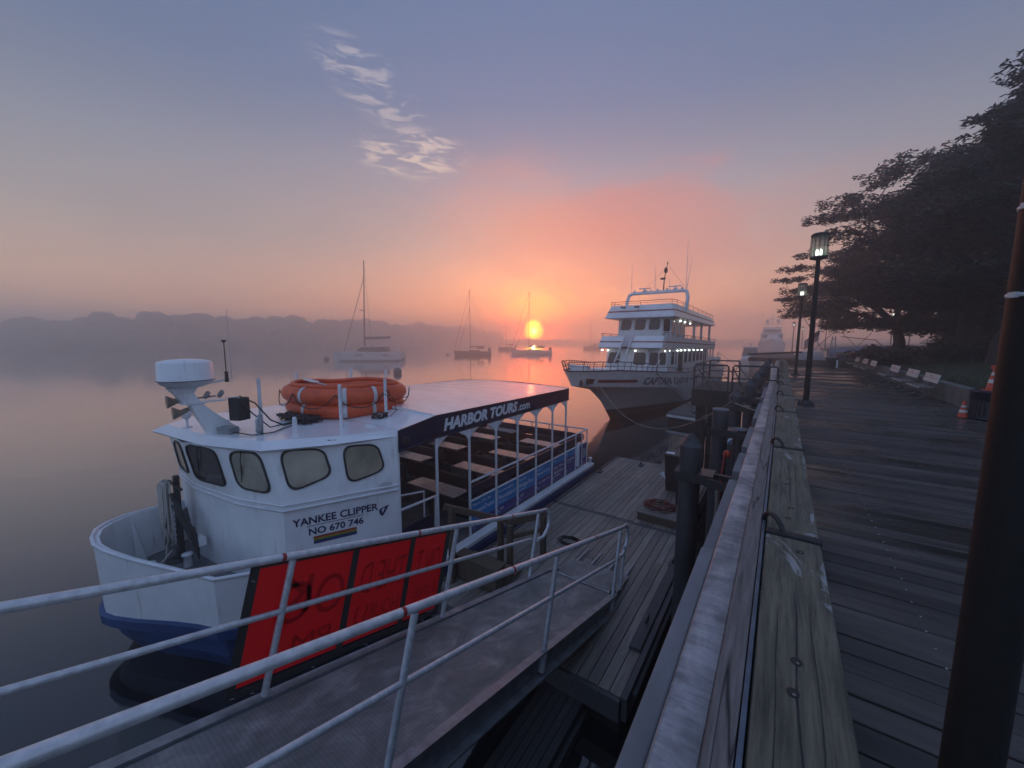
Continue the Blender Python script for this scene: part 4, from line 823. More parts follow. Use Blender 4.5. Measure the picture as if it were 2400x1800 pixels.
# things on the roof
m_ = MB(); n = 20
foot = [(-7.45, 2.02), (-7.10, 2.02), (-7.02, 2.55), (-7.45, 2.55)]
def wing(z, y0, y1, hw): return [(-7.3 - hw, y0, z), (-7.3 + hw, y0, z), (-7.3 + hw, y1, z), (-7.3 - hw, y1, z)]
m_.loft([wing(3.15, 2.10, 2.52, .12), wing(3.42, 1.98, 2.24, .11), wing(3.62, 1.90, 2.05, .10), wing(3.66, 1.80, 2.12, .11)], closed=True); m_.loft([wing(3.66, 1.82, 2.03, .10), wing(3.80, 1.74, 1.95, .09), wing(3.90, 1.66, 2.0, .12)], closed=True)
m_.mm(-7.42, -7.18, 1.80, 2.34, 3.645, 3.665); m_.beam((-7.3, 1.9, 3.90), (-7.3, 2.42, 3.97), .05, .03); rm = m_.build('radar_mast', WHITE, B, fixn=False)
m_ = MB(); ry = 1.90; r0 = .335
m_.lathe((-7.3, ry, 3.90), [(.20, 0), (.30, .045), (r0, .10), (r0 + .012, .105), (r0, .125), (r0 * .985, .36), (r0 * .94, .385), (r0 * .6, .41), (0, .425)], 40); rd = m_.build('radar_dome', WHITE, rm); m_ = MB(); m_.lathe((-7.3, ry, 3.90), [(r0 + .004, .100), (r0 + .014, .103), (r0 + .014, .108), (r0 + .004, .111)], 40); m_.build('dome_seam', BLACK, rd)
m_ = MB()
for k, (y0, z0, y1, z1_) in enumerate([(1.90, 3.72, 1.68, 3.68), (2.0, 3.58, 1.74, 3.50)]): m_.tube([(-7.42, y0, z0), (-7.45, y1 + .1, z1_), (-7.46, y1, z1_)], [.02, .045, .10], 14)
m_.build('loudhailers', mat('tan_horn', (.30, .26, .18), (.2, .17, .12), .5), rm)
m_ = MB(); m_.tube([(-7.35, 1.80, 3.70), (-7.15, 2.2, 3.74)], .013, 8)
for y in (2.10, 2.28): m_.lathe((-7.2, y, 3.76), [(.0, -.02), (.06, -.018), (.065, 0), (.06, .018), (0, .02)], 16, m=Matrix.Rotation(R(60), 4, 'X'))
m_.build('searchlights', ALU2, rm)
m_ = MB(); m_.tube([(-7.2, 2.38, 3.95), (-7.2, 2.38, 4.60)], .008, 6); m_.lathe((-7.2, 2.38, 4.58), [(.01, -.02), (.035, 0), (.035, .02), (0, .022)], 12); m_.lathe((-7.2, 2.38, 3.94), [(.03, 0), (.022, .12), (.03, .16), (0, .17)], 10); m_.build('gps_antenna', BLACKM, rm)
m_ = MB(); m_.tube([(-7.17, 2.44, 3.97), (-7.17, 2.44, 5.08)], [.006, .003], 6); m_.build('whip_antenna', REFL, rm)
m_ = MB(); m_.box((-7.0, 2.45, 3.52), (.22, .20, .36), .3); m_.build('equipment_bag', BLACK, rm, bevel=.02)
m_ = MB(); m_.tube([(-7.1, 2.3, 3.70), (-6.92, 2.42, 3.72), (-6.92, 2.5, 3.45)], .01, 6); m_.tube([(-7.12, 2.3, 3.34), (-6.94, 2.45, 3.34)], .01, 6); m_.tube([(-7.12, 2.3, 3.48), (-6.94, 2.45, 3.50)], .01, 6); m_.build('bag_bracket', WHITE2, rm)
m_ = MB(); m_.lathe((-8.05, 2.05, 3.15), [(.07, 0), (.07, .01), (.018, .015), (.018, .13), (.06, .17), (.075, .22), (.07, .30), (0, .31)], 16); m_.build('cup_light', WHITE2, B)
m_ = MB(); m_.box((-7.02, 2.28, 3.20), (.26, .16, .11), .35); m_.build('junction_box', ALU2, B, bevel=.01)
RP = [(-6.98, 2.74, 3.98, 'left front'), (-5.90, 3.50, 3.88, ''), (-6.03, 4.48, 3.88, ''), (-8.55, 4.10, 3.90, ''), (-8.65, 5.45, 3.90, ''), (-7.70, 5.75, 3.90, '')]
for x, y, z, _ in RP: m_ = MB(); m_.box((x, y, (3.15 + z) / 2), (.042, .042, z - 3.15), .2); m_.build('roof_stanchion', WHITE2, B, bevel=.004)
for x, y, h in [(-6.20, 2.9, .26), (-6.66, 2.56, .26)]: m_ = MB(); m_.mm(x - .015, x + .015, y - .03, y + .03, 3.15, 3.15 + h * .8); m_.lathe((x, y, 3.15 + h * .8), [(.03, 0), (.026, .04), (0, .05)], 10); m_.build('roof_eyelet', WHITE2, B)
m_ = MB(); m_.box((-5.62, 3.85, 3.165), (.22, .03, .03), .2); m_.tube([(-5.42, 3.58, 3.15), (-5.42, 3.58, 3.2), (-5.27, 3.78, 3.2), (-5.27, 3.78, 3.15)], .006, 5); m_.build('roof_handles', WHITE2, B)
m_ = MB(); m_.lathe((-6.48, 2.50, 3.15), [(.035, 0), (.02, .02), (.02, .05), (.045, .06), (.045, .09), (0, .1)], 12); m_.lathe((-6.56, 2.56, 3.15), [(.03, 0), (.03, .3), (0, .31)], 10); m_.build('deck_fill', ALU2, B)

# life raft and its gear (rests on the roof)
LR = thing('life_raft', 'orange stacked-ring life raft on the white wheelhouse roof', 'life raft', (-7.2, 4.45, 3.15))
cr = Vector((-7.22, 4.42))
def ring(rad, z, r_, jit=0, seed=0):
    pts = []
    for i in range(48):
        a = 2 * math.pi * i / 48; k = (abs(math.cos(a)) ** 4 + abs(math.sin(a)) ** 4) ** (-.25)
        k = .45 * k + .55; x = rad * k * math.cos(a); y = rad * .92 * k * math.sin(a)
        pts.append((cr.x + x * .97 + y * .12, cr.y + y + x * .13, z + jit * noise.noise(Vector((x * 1.2, y * 1.2, seed)))))
    return pts
for j, (rad, z, r_) in enumerate([(.86, 3.30, .145), (.90, 3.57, .155)]): m_ = MB(); m_.tube(ring(rad, z, r_, .05, j), r_, 14, closed=True); m_.build('buoyancy_tube', ORANGE, LR, fixn=False)
m_ = MB(); m_.tube(ring(.86, 3.74, .04, .05, 1), .045, 8, closed=True); m_.build('top_flange', ORANGE, LR, fixn=False)
m_ = MB(); m_.prism([(p[0] * .9 + cr.x * .1, p[1] * .9 + cr.y * .1) for p in ring(.84, 0, 0)], 3.28, 3.31); m_.build('floor', BLACK, LR)
for i in (30, 37, 43, 27, 20, 8, 47):
    for (rad, z, r_, j) in [(.86, 3.30, .148, 0), (.90, 3.57, .158, 1)]:
        rg = ring(rad, z, r_, .05, j); c_ = Vector(rg[i]); t_ = (Vector(rg[(i + 1) % 48]) - Vector(rg[i - 1])).normalized(); nx2 = t_.cross(Vector((0, 0, 1))).normalized()
        m_ = MB(); arc = [c_ + (nx2 * math.cos(a) + Vector((0, 0, 1)) * math.sin(a)) * (r_ + .003) for a in [R(d_) for d_ in range(-50, 130, 15)]]
        m_.loft([[p - t_ * .035 for p in arc], [p + t_ * .035 for p in arc]]); m_.build('reflective_band', REFL, LR, fixn=False)
m_ = MB()
for s0 in range(0, 48, 6):
    rg = ring(1.08, 3.5, 0, .05, 1); pts = []
    for k in range(7): p = Vector(rg[(s0 + k) % 48]); pts.append((p.x, p.y, 3.52 - .16 * math.sin(math.pi * k / 6) + (.1 if k in (0, 6) else 0)))
    m_.tube(pts, .009, 6)
m_.build('grab_line', BLACK, LR)
m_ = MB(); rg_ = random.Random(9); pts = []
for i in range(420): a = i * .43; pts.append((-6.98 + .50 * math.cos(a) * rg_.uniform(.5, 1.1) - .10, 3.40 + .15 * math.sin(a * 1.3) + rg_.uniform(-.06, .06), 3.165 + rg_.uniform(0, .10)))
m_.tube(pts, .010, 5); tag(m_.build('rope_heap', BLACK), 'tangled black rope heap in front of the orange life raft', 'rope')
m_ = MB(); pts = []
for i in range(90): a = i * .5; pts.append((-5.98 + .16 * math.cos(a) * rg_.uniform(.5, 1.1), 4.30 + .14 * math.sin(a) * rg_.uniform(.5, 1.1), 3.17 + rg_.uniform(0, .10)))
m_.tube(pts, .008, 5); m_.tube([(-6.02, 4.4, 3.62), (-5.86, 4.44, 3.58), (-5.82, 4.4, 3.66), (-5.88, 4.38, 3.70), (-5.80, 4.5, 3.5), (-5.76, 4.5, 3.3), (-5.85, 4.4, 3.18)], .007, 5); tag(m_.build('rope_heap', BLACK), 'small tangle of dark cord at the right side of the life raft', 'rope')
m_ = MB(); m_.tube([(-6.98, 2.45, 3.72), (-6.86, 2.62, 3.60), (-6.78, 2.8, 3.30), (-6.80, 3.0, 3.18), (-6.9, 3.2, 3.17)], .012, 6); m_.tube([(-6.94, 2.42, 3.70), (-6.80, 2.55, 3.45), (-6.70, 2.75, 3.2), (-6.95, 3.2, 3.17)], .010, 6); m_.tube([(-6.9, 2.3, 3.18), (-6.5, 2.42, 3.165), (-6.45, 2.7, 3.165), (-6.6, 2.9, 3.165), (-6.75, 3.2, 3.17)], .009, 6); tag(m_.build('black_cable', BLACK), 'black cables running from the radar mast to the rope heap', 'cable')
def paddle(p0, p1, wd, label):
    tt = thing('paddle', label, 'paddle', p0, 0, 'paddles in the life raft'); p0, p1 = Vector(p0), Vector(p1); d_ = (p1 - p0).normalized(); sd = d_.cross(Vector((0, 0, 1))).normalized(); L = (p1 - p0).length
    m_ = MB(); m_.slab([p0 + sd * wd * .35, p0 + d_ * .04 + sd * wd * .5, p0 + d_ * .26 + sd * wd * .5, p0 + d_ * .38, p0 + d_ * .26 - sd * wd * .5, p0 + d_ * .04 - sd * wd * .5, p0 - sd * wd * .35], .012); m_.build('blade', REFL, tt)
    m_ = MB(); m_.tube([p0 + d_ * .34, p1], .014, 8); m_.build('shaft', REFL, tt)
paddle((-7.98, 4.0, 3.80), (-7.0, 4.25, 3.62), .17, 'silver paddle resting over the left rim of the life raft')
paddle((-6.55, 4.62, 3.70), (-7.5, 4.5, 3.5), .13, 'silver paddle lying inside the life raft')
# rope, chain and anchor at the bow
m_ = MB()
for k in range(26):
    x = -8.24 + .0105 * k; y = 1.74 - .016 * (k % 5); L = .62 + .35 * abs(math.sin(k * 1.7)); w_ = .035 + .02 * math.sin(k * 2.3)
    m_.tube([(x, y, 2.30), (x - w_, y - .04, 2.24), (x - w_ * .8, y - .05, 2.2 - L * .6), (x, y - .04, 2.2 - L), (x + w_, y - .03, 2.2 - L * .7), (x + w_ * .6, y - .02, 2.22), (x, y, 2.31)], .012, 6)
m_.tube([(-7.98, 1.72, 1.5), (-8.06, 1.64, 1.25), (-7.97, 1.6, 1.10), (-7.88, 1.66, 1.22), (-7.92, 1.5, 1.02), (-7.96, 1.38, 1.0)], .012, 6)
tag(m_.build('hanging_rope', ROPEM), 'grey mooring rope hung in long loops on the bow post', 'rope')
m_ = MB(); cpts = [(-7.86, 1.74, 2.0 - .045 * i) for i in range(17)] + [(-7.86 + .03 * i, 1.72 - .01 * i, 1.22 - .02 * i) for i in range(5)]
for i, p in enumerate(cpts): p = Vector(p); ax = Matrix.Rotation(R(90 * (i % 2)), 4, 'Z'); m_.tube([p + ax @ Vector((.014 * math.cos(a), 0, .028 * math.sin(a))) for a in [k * math.pi / 4 for k in range(8)]], .005, 5, closed=True)
tag(m_.build('anchor_chain', BLACKM), 'rusty chain hanging beside the looped rope at the bow', 'chain')
AN = thing('anchor', 'dark stockless anchor leaning against the wheelhouse front', 'anchor', (-7.7, 1.85, 1.0)); m_ = MB(); m_.beam((-7.93, 1.72, 2.14), (-7.52, 1.85, 1.50), .05, .05); m_.beam((-7.85, 1.74, 1.98), (-7.50, 1.86, 1.46), .09, .07); m_.build('shank', BLACKM, AN, bevel=.01)
m_ = MB(); m_.slab([(-7.60, 1.80, 1.60), (-7.46, 1.84, 1.66), (-7.38, 1.86, 1.40), (-7.42, 1.86, 1.12), (-7.50, 1.84, 1.30)], .03); m_.slab([(-7.72, 1.78, 1.84), (-7.58, 1.80, 1.96), (-7.55, 1.82, 1.72)], .03); m_.build('fluke', BLACKM, AN)
m_ = MB(); m_.box((-7.48, 1.92, 1.40), (.20, .10, .13), .1); m_.build('rest_bracket', WHITE, B)

# ================================================================ three-deck passenger boat
LB = thing('passenger_boat', 'white three-deck passenger boat with grey hull and lit cabin lamps', 'passenger boat', (-7.9, 24, 0), -R(2))
LO = Vector((-7.9, 24, 0)); LM = Matrix.Translation(LO) @ Matrix.Rotation(-R(2), 4, 'Z')
rows_ = [(-7.68, 3.12, [(0, 3.12), (.1, 3.05), (.45, 2.35), (1, 2.15)], 2.45, .30, .55), (-7.21, 2.38, [(0, 2.38), (.45, 1.35), (1, 1.1)], 2.40, .34, .62), (-5.15, 2.0, [(0, 2.0), (.45, 1.1), (1, .95)], 2.38, .30, .66), (-4.5, 1.6, [(0, 1.6), (.4, .95), (1, .8)], 2.36, .32, .72), (-3.93, 1.23, [(0, 1.23), (.4, .7), (1, .55)], 2.33, .34, .78), (-3.3, .66, [(0, .66), (.4, .28), (1, .18)], 2.3, .37, .85), (-2.6, 0, [(0, 0), (1, 0)], 2.24, .42, .92), (-2.0, -.6, [(0, -.6), (1, -.6)], 1.6, .46, 1.0)]
def itp(tab, t_):
    for (a, va), (b, vb) in zip(tab, tab[1:]):
        if a <= t_ <= b: return va + (vb - va) * (t_ - a) / (b - a)
    return tab[-1][1]
TS = [(i / 30) ** 1.45 for i in range(31)]
def hrow(k, s_):
    y0, z0, zt, amp, ti, pw = rows_[k]; return [(s_ * amp * min(1, t_ / ti * (1.0)) ** pw if t_ > 0 else 0, y0 + (20.5 - y0) * t_, itp(zt, t_)) for t_ in TS]
def hside(y, z):                                                      # x of the topsides (rows 0-1) at a station
    def at(k):
        y0, z0, zt, amp, ti, pw = rows_[k]; t_ = max(0, (y - y0) / (20.5 - y0)); return amp * min(1, t_ / ti) ** pw, itp(zt, t_)
    (xa, za), (xb_, zb_) = at(0), at(1); f = max(-.2, min(1.2, (za - z) / (za - zb_))); return xa + (xb_ - xa) * f
def decky(y): y0, z0, zt, amp, ti, pw = rows_[0]; t_ = max(0, (y - y0) / (20.5 - y0)); return amp * min(1, t_ / ti) ** pw, itp(zt, t_)
for nm, r0, r1, mt_ in (('topsides', 0, 1, WHITE), ('hull', 1, 5, GREYHULL), ('bottom', 5, 7, REDHULL)):
    m_ = MB()
    for s_ in (1, -1): m_.loft([hrow(k, s_) for k in range(r0, r1 + 1)], smooth=True)
    a = [hrow(k, 1)[-1] for k in range(r0, r1 + 1)]; b = [hrow(k, -1)[-1] for k in range(r0, r1 + 1)]; m_.loft([a, b])
    m_.build(nm, mt_, LB, world=False)
m_ = MB(); a = hrow(0, 1); b = hrow(0, -1); m_.loft([[(x * .97, y, z - .12) for x, y, z in a], [(x * .97, y, z - .12) for x, y, z in b]]); m_.build('main_deck', GREYDECK, LB, world=False)
m_ = MB()
for s_ in (1, -1): m_.tube([(x, y, z + .01) for x, y, z in hrow(0, s_)], .035, 6)
m_.build('rail_cap', NAVY, LB, world=False)
def stripe(y0, y1, z0f, h, point=False):
    m_ = MB(); n = 14; up2 = []; dn = []
    for i in range(n + 1):
        y = y0 + (y1 - y0) * i / n; z = z0f(y); hh = h * (0 if point and i == n else 1); up2.append((hside(y, z + hh / 2) + .02, y, z + hh / 2)); dn.append((hside(y, z - hh / 2) + .02, y, z - hh / 2))
    m_.loft([up2, dn]); return m_
zt_ = lambda y: itp([(0, 2.68), (.45, 1.84), (1, 1.6)], (y + 7.68) / 28.2)
m_ = stripe(-6.1, -2.75, zt_, .16, True); m_.build('red_stripe', REDLINE, LB, world=False)
m_ = stripe(5.7, 9.0, zt_, .10); m_.build('red_stripe', REDLINE, LB, world=False)
def tmap(a, b): y = -2.2 + a; z = zt_(y) - .20 + b; return Vector((hside(y, z) + .03, y, z))
text('name_lettering', "CAPTAIN'S LADY III", NAVYTXT, LB, (0, 0, 0), (0, 1, 0), (0, 0, 1), .42, 7.3, bold=.018, mapf=tmap, world=False)
# bow rail
m_ = MB()
for s_ in (1, -1):
    tp = []; md = []
    for i in range(13):
        y = -7.75 + i * .55; x, z = decky(max(y, -7.68)); x = s_ * x; tp.append((x + s_ * .10, y - .12, z + .46)); md.append((x + s_ * .05, y - .06, z + .24))
        m_.tube([(x, y, z), (x + s_ * .10, y - .12, z + .46)], .018, 5)
    m_.tube(tp, .024, 6); m_.tube(md, .016, 6)
    lp = []
    for i in range(12): y = -1.1 + i * 1.6; x, z = decky(y); x = s_ * x * .98; lp.append((x, y, z + .28)); m_.tube([(x, y, z), (x, y, z + .28)], .015, 5)
    m_.tube([tp[-1]] + lp, .018, 6)
m_.build('bow_rail', BLACKM, LB, world=False)
m_ = MB(); m_.mm(-.35, .35, -6.6, -6.2, 2.95, 3.35); m_.mm(-.9, .6, -3.6, -2.4, 2.6, 3.0); m_.mm(-1.3, -1.0, -5.3, -5.0, 2.8, 3.3); m_.build('deck_boxes', WHITE, LB, world=False, bevel=.03)
m_ = MB(); m_.mm(.28, .36, -7.1, -6.9, 2.4, 2.75); m_.slab([(.62, -6.9, 2.75), (.80, -6.5, 2.72), (.75, -6.6, 2.5), (.6, -6.9, 2.48)], .08); m_.build('bow_anchor', BRONZE, LB, world=False)
# lower cabin
p1_ = [(-2.0, 14.5), (-2.0, 1.25), (-1.72, .35), (1.08, .35), (2.02, 1.25), (2.02, 14.5)]
p1t = [(-2.0, 14.5), (-2.0, 1.45), (-1.6, .60), (1.02, .60), (1.98, 1.45), (1.98, 14.5)]
m_ = MB(); m_.loft([[(*p, 2.0) for p in p1_], [(*p, 4.12) for p in p1t]], closed=True); c1_ = m_.build('lower_cabin', WHITE, LB, world=False)
def cq(a, b, at_, bt, z0, z1_): return (P3_(a, z0), P3_(b, z0), P3_(bt, z1_), P3_(at_, z1_))
fq = cq(p1_[2], p1_[3], p1t[2], p1t[3], 2.0, 4.12); chq = cq(p1_[3], p1_[4], p1t[3], p1t[4], 2.0, 4.12); sq = cq(p1_[4], p1_[5], p1t[4], p1t[5], 2.0, 4.12)
lw = dict(world=False, rr=.22, fw=.94)
windowp(fq, [(.05, .86), (.36, .86), (.34, .50), (.02, .50)], WHITE2, PANED, c1_, **lw); windowp(fq, [(.68, .87), (.97, .87), (.97, .48), (.66, .48)], WHITE2, PANED, c1_, **lw)
windowp(chq, [(.08, .87), (.54, .87), (.54, .48), (.06, .48)], WHITE2, PANED, c1_, **lw); windowp(chq, [(.58, .87), (.94, .87), (.94, .48), (.58, .48)], WHITE2, PANED, c1_, **lw)
m_ = MB(); u = .07
fr = .10
for i, (u0, u1, v0) in enumerate([(.06, .125, .46), (.14, .17, .46), (.19, .30, .1), (.32, .40, .44), (.42, .50, .44), (.52, .60, .44), (.62, .70, .44), (.72, .80, .44), (.82, .92, .1)]): windowp(sq, [(u0, .88), (u1, .88), (u1, v0), (u0, v0)], WHITE2, PANED, c1_, world=False, rr=.06, fw=.92)
# fascias: sloping bulwarks round the middle and top decks
def bulwark(name, hw, y0, yc, y1, zb, zt, zb1, zt1, rake, gap, hw2):
    bot = [(-hw, y1, zb1), (-hw, yc, zb), (-hw * .985, y0, zb), (hw * .985, y0, zb), (hw, yc, zb), (hw, y1, zb1)]
    tp = [(-hw2, y1 - .1, zt1), (-hw2, yc + rake, zt), (-hw2 * .95, y0 + rake, zt), (hw2 * .95, y0 + rake, zt), (hw2, yc + rake, zt), (hw2, y1 - .1, zt1)]
    def rowp(P, f): return [P[0], P[1], P[2]], [P[3], P[4], P[5]]
    m_ = MB()
    if gap:
        g0, g1 = gap; fb = lambda P, x: (x, P[2][1], P[2][2])
        m_.loft([[bot[0], bot[1], bot[2], fb(bot, g0)], [tp[0], tp[1], tp[2], fb(tp, g0 + .1)]]); m_.loft([[fb(bot, g1), bot[3], bot[4], bot[5]], [fb(tp, g1 + .1), tp[3], tp[4], tp[5]]])
    else: m_.loft([bot, tp])
    inn = [(x * .96, y + .06, z) for x, y, z in tp]; inb = [(x * .96, y + .06, z + .05) for x, y, z in bot]
    m_.loft([tp[:3], inn[:3], inb[:3]]); m_.loft([tp[3:], inn[3:], inb[3:]])
    m_.add([bot[0], bot[5], tp[5], tp[0]], [(0, 1, 2, 3)]); fo = m_.build(name, WHITE, LB, world=False, fixn=False)
    m_ = MB(); m_.loft([[(x, y, z - .0) for x, y, z in bot], [(x * .97, y + .02, z - .04) for x, y, z in bot]], closed=False); m_.add([(x * .97, y + .02, z - .04) for x, y, z in bot], [tuple(range(6))]); m_.add([(x * .96, y + .02, z + .06) for x, y, z in bot], [tuple(range(6))]); m_.build('deck_slab', NAVY if name == 'middle_bulwark' else WHITE2, fo, world=False)
    def line(f0, f1, mt_, nm, side=None):
        m_ = MB(); A = [tuple(Vector(b).lerp(Vector(t_), f0)) for b, t_ in zip(bot, tp)]; Bq = [tuple(Vector(b).lerp(Vector(t_), f1)) for b, t_ in zip(bot, tp)]
        o_ = lambda p: (p[0] * 1.006, p[1] - .015, p[2]); A = [o_(p) for p in A]; Bq = [o_(p) for p in Bq]
        if gap:
            g0, g1 = gap; m_.loft([A[:3] + [(g0, A[2][1], A[2][2])], Bq[:3] + [(g0 + .03, Bq[2][1], Bq[2][2])]]); m_.loft([[(g1, A[3][1], A[3][2])] + A[3:], [(g1 + .03, Bq[3][1], Bq[3][2])] + Bq[3:]])
        else: m_.loft([A, Bq])
        m_.build(nm, mt_, fo, world=False, fixn=False)
    line(.46, .56, REDLINE, 'red_stripe'); return fo, bot, tp
f1_, b1_, t1_ = bulwark('middle_bulwark', 2.05, 0.0, .45, 17.2, 4.12, 4.85, 3.80, 4.45, .45, (-.55, .12), 2.1)
f2_, b2_, t2_ = bulwark('top_bulwark', 2.30, 1.5, 2.3, 15.2, 6.08, 6.90, 5.88, 6.50, .40, None, 2.1)
def drail(tp, h, nm, step=1.2, y1=16):
    m_ = MB(); P = [Vector(p) for p in tp]; tot = []
    for a, b in zip(P, P[1:]):
        n = max(1, int((b - a).length / step))
        for k in range(n): tot.append(a.lerp(b, k / n))
    tot.append(P[-1])
    for p in tot: m_.tube([p, p + Vector((0, 0, h))], .014, 5)
    m_.tube([p + Vector((0, 0, h)) for p in tot], .018, 5); m_.tube([p + Vector((0, 0, h * .5)) for p in tot], .010, 5); m_.build(nm, BLACKM, LB, world=False)
drail(t1_[3:], .20, 'middle_rail'); drail(t1_[:3], .20, 'middle_rail'); drail(t2_, .26, 'top_rail', 1.5)
# upper cabin
p2_ = [(-1.75, 6.6), (-1.75, 2.6), (-1.62, 2.1), (1.40, 2.1), (1.78, 2.7), (1.78, 6.6)]; p2t = [(-1.75, 6.6), (-1.75, 2.7), (-1.45, 2.25), (1.36, 2.25), (1.75, 2.8), (1.75, 6.6)]
m_ = MB(); m_.loft([[(*p, 4.15) for p in p2_], [(*p, 6.12) for p in p2t]], closed=True); c2_ = m_.build('upper_cabin', WHITE, LB, world=False)
fq = cq(p2_[2], p2_[3], p2t[2], p2t[3], 4.15, 6.12)
for u0, u1 in ((.03, .31), (.36, .64), (.69, .97)): windowp(fq, [(u0 + .02, .93), (u1, .93), (u1 - .02, .56), (u0, .56)], WHITE2, PANED, c2_, **lw)
sq = cq(p2_[4], p2_[5], p2t[4], p2t[5], 4.15, 6.12); chq = cq(p2_[3], p2_[4], p2t[3], p2t[4], 4.15, 6.12)
windowp(chq, [(.1, .92), (.9, .92), (.9, .5), (.1, .5)], WHITE2, PANED, c2_, **lw)
for u0, u1, v0 in ((.04, .25, .45), (.32, .52, .1), (.60, .92, .42)): windowp(sq, [(u0, .92), (u1, .92), (u1, v0), (u0, v0)], WHITE2, PANED, c2_, world=False, rr=.06, fw=.92)
for x in (-1.95, 1.95):
    for y in (8.6, 11.2, 14.6): m_ = MB(); m_.mm(x - .07, x + .07, y - .11, y + .11, 4.2, 5.98); m_.build('deck_post', WHITE, LB, world=False)
for x in (-1.95, 1.95):
    for y in (15.6, 17.0): m_ = MB(); m_.mm(x - .05, x + .05, y - .08, y + .08, 2.1, 3.85); m_.build('deck_post', WHITE, LB, world=False)
# mast arch on the top deck
m_ = MB(); m_.tube([(-2.2, 4.6, 6.55), (-2.12, 4.9, 7.5), (-2.0, 5.0, 7.93), (-1.8, 5.0, 8.02), (2.55, 5.0, 8.02), (2.72, 5.0, 7.93), (2.75, 5.0, 7.5), (2.6, 5.0, 6.5)] if 0 else [(-2.05, 4.7, 6.55), (-2.0, 4.9, 7.5), (-1.9, 5.0, 7.9), (-1.65, 5.0, 8.0), (1.9, 5.0, 8.0), (2.12, 5.0, 7.9), (2.2, 5.0, 7.5), (2.1, 4.9, 6.5)], .12, 10); ar = m_.build('mast_arch', WHITE, LB, world=False)
for x in (-.76, 1.35):
    m_ = MB(); m_.lathe((x, 5, 8.08), [(.12, 0), (.16, .06), (.10, .14), (.06, .15), (.06, .22), (0, .23)], 12); m_.box((x, 5, 8.33), (.86, .10, .07)); m_.build('radar_scanner', GREYHULL, ar, world=False)
m_ = MB(); m_.tube([(.55, 5, 8.05), (.55, 5.1, 8.9), (.68, 5.3, 10.05)], [.05, .035, .02], 8); m_.blob((.62, 5.15, 9.5), (.13, .13, .22), 2, 0); m_.blob((.5, 5, 8.92), (.22, .1, .08), 2, .2); m_.blob((.68, 5.3, 10.02), (.05, .05, .12), 1, 0); m_.build('light_mast', BLACKM, ar, world=False)
for x, h in ((-1.75, 2.3), (-.05, 1.9), (.95, .9), (2.05, 3.5), (2.35, 2.2)): m_ = MB(); m_.tube([(min(x, 2.1), 5, 8.0), (x, 5, 8.0 + h)], [.022, .009], 6); m_.build('whip_antenna', GREYHULL, ar, world=False)
m_ = MB(); m_.tube([(.7, 5.2, 9.9), (2.1, 5, 8.1)], .006, 4); m_.tube([(.6, 5.2, 9.6), (-1.0, 5, 8.1)], .006, 4); m_.build('stay_wires', BLACKM, ar, world=False)
m_ = MB()
for x, r_ in ((-1.5, .10), (-.3, .07), (.15, .1), (.8, .1), (1.8, .1)): m_.blob((x, 5, 8.16), (r_, r_, r_), 1, 0)
m_.build('domes', WHITE2, ar, world=False)
m_ = MB()
for x in (-1.0, -.1): m_.mm(x - .14, x + .14, 1.42, 1.62, 6.70, 6.80)
m_.build('deck_floods', BLACKM, f2_, world=False)
m_ = MB(); m_.slab([(-.52, .9, 4.75), (.02, .9, 4.75), (-.15, -1.5, 2.75), (-.72, -1.5, 2.75)], .04) if 0 else None
for x0, x1 in ((-.62, -.36), (-.02, .14)): m_.beam((x0, -1.15, 2.75), (x1, .35, 4.9), .05, .10)
for k in range(8): f = (k + .5) / 8; m_.beam((-.62 + .26 * f, -1.15 + 1.5 * f, 2.75 + 2.15 * f), (-.02 + .16 * f, -1.15 + 1.5 * f, 2.75 + 2.15 * f), .10, .03)
m_.build('ladder', WHITE2, LB, world=False)
lights = [(-1.85, .25, 3.99), (-1.45, .25, 3.98), (.35, .25, 3.98), (1.95, 1.0, 3.97), (1.95, 1.9, 3.97), (2.02, 3.7, 3.94), (2.02, 4.6, 3.93), (2.02, 5.7, 3.92), (2.02, 7.0, 3.90), (2.02, 8.4, 3.88), (2.02, 9.8, 3.85), (2.02, 11.4, 3.83), (1.95, 4.4, 5.93), (1.95, 5.6, 5.90), (1.95, 7.2, 5.86)]
for i, p in enumerate(lights):
    m_ = MB(); r_ = .075 if i not in (3, 5) else .05; m_.lathe(p, [(r_ * .8, 0), (r_, -.04), (r_ * .6, -.09), (0, -.1)], 10); m_.build('cabin_lamp', CABLIT, LB, world=False)
# stern deck and boarding stair
m_ = MB(); m_.loft([[(x, y, z) for x, y, z in r_] for r_ in ([(2.0, 15, 2.1), (2.1, 20.5, 2.4), (-2.1, 20.5, 2.4), (-2, 15, 2.1)], [(2.0, 15, 2.6), (2.1, 20.6, 2.9), (-2.1, 20.6, 2.9), (-2, 15, 2.6)])]); m_.build('stern_bulwark', WHITE, LB, world=False, fixn=False)
m_ = MB(); m_.tube([(2.05, 15, 2.95), (2.1, 20.6, 3.15), (-2.1, 20.6, 3.15), (-2, 15, 2.95)], .02, 6); m_.build('stern_rail', WHITE2, LB, world=False)
def lw_(p): return LM @ Vector(p)
def rope(name, a, b, sag, r_, m, label, knot=None):
    a, b = Vector(a), Vector(b); pts = [a.lerp(b, i / 28) + Vector((0, 0, -sag * 4 * (i / 28) * (1 - i / 28))) for i in range(29)]
    m_ = MB(); m_.tube(pts, r_, 7)
    if knot is not None: c = pts[knot]; m_.tube([c + Vector((.05 * math.cos(a_), .03 * math.sin(2 * a_), .05 * math.sin(a_))) for a_ in [k * .5 for k in range(13)]], r_ * 1.2, 6)
    return tag(m_.build(name, m), label, 'mooring line', 'mooring lines of the passenger boat')
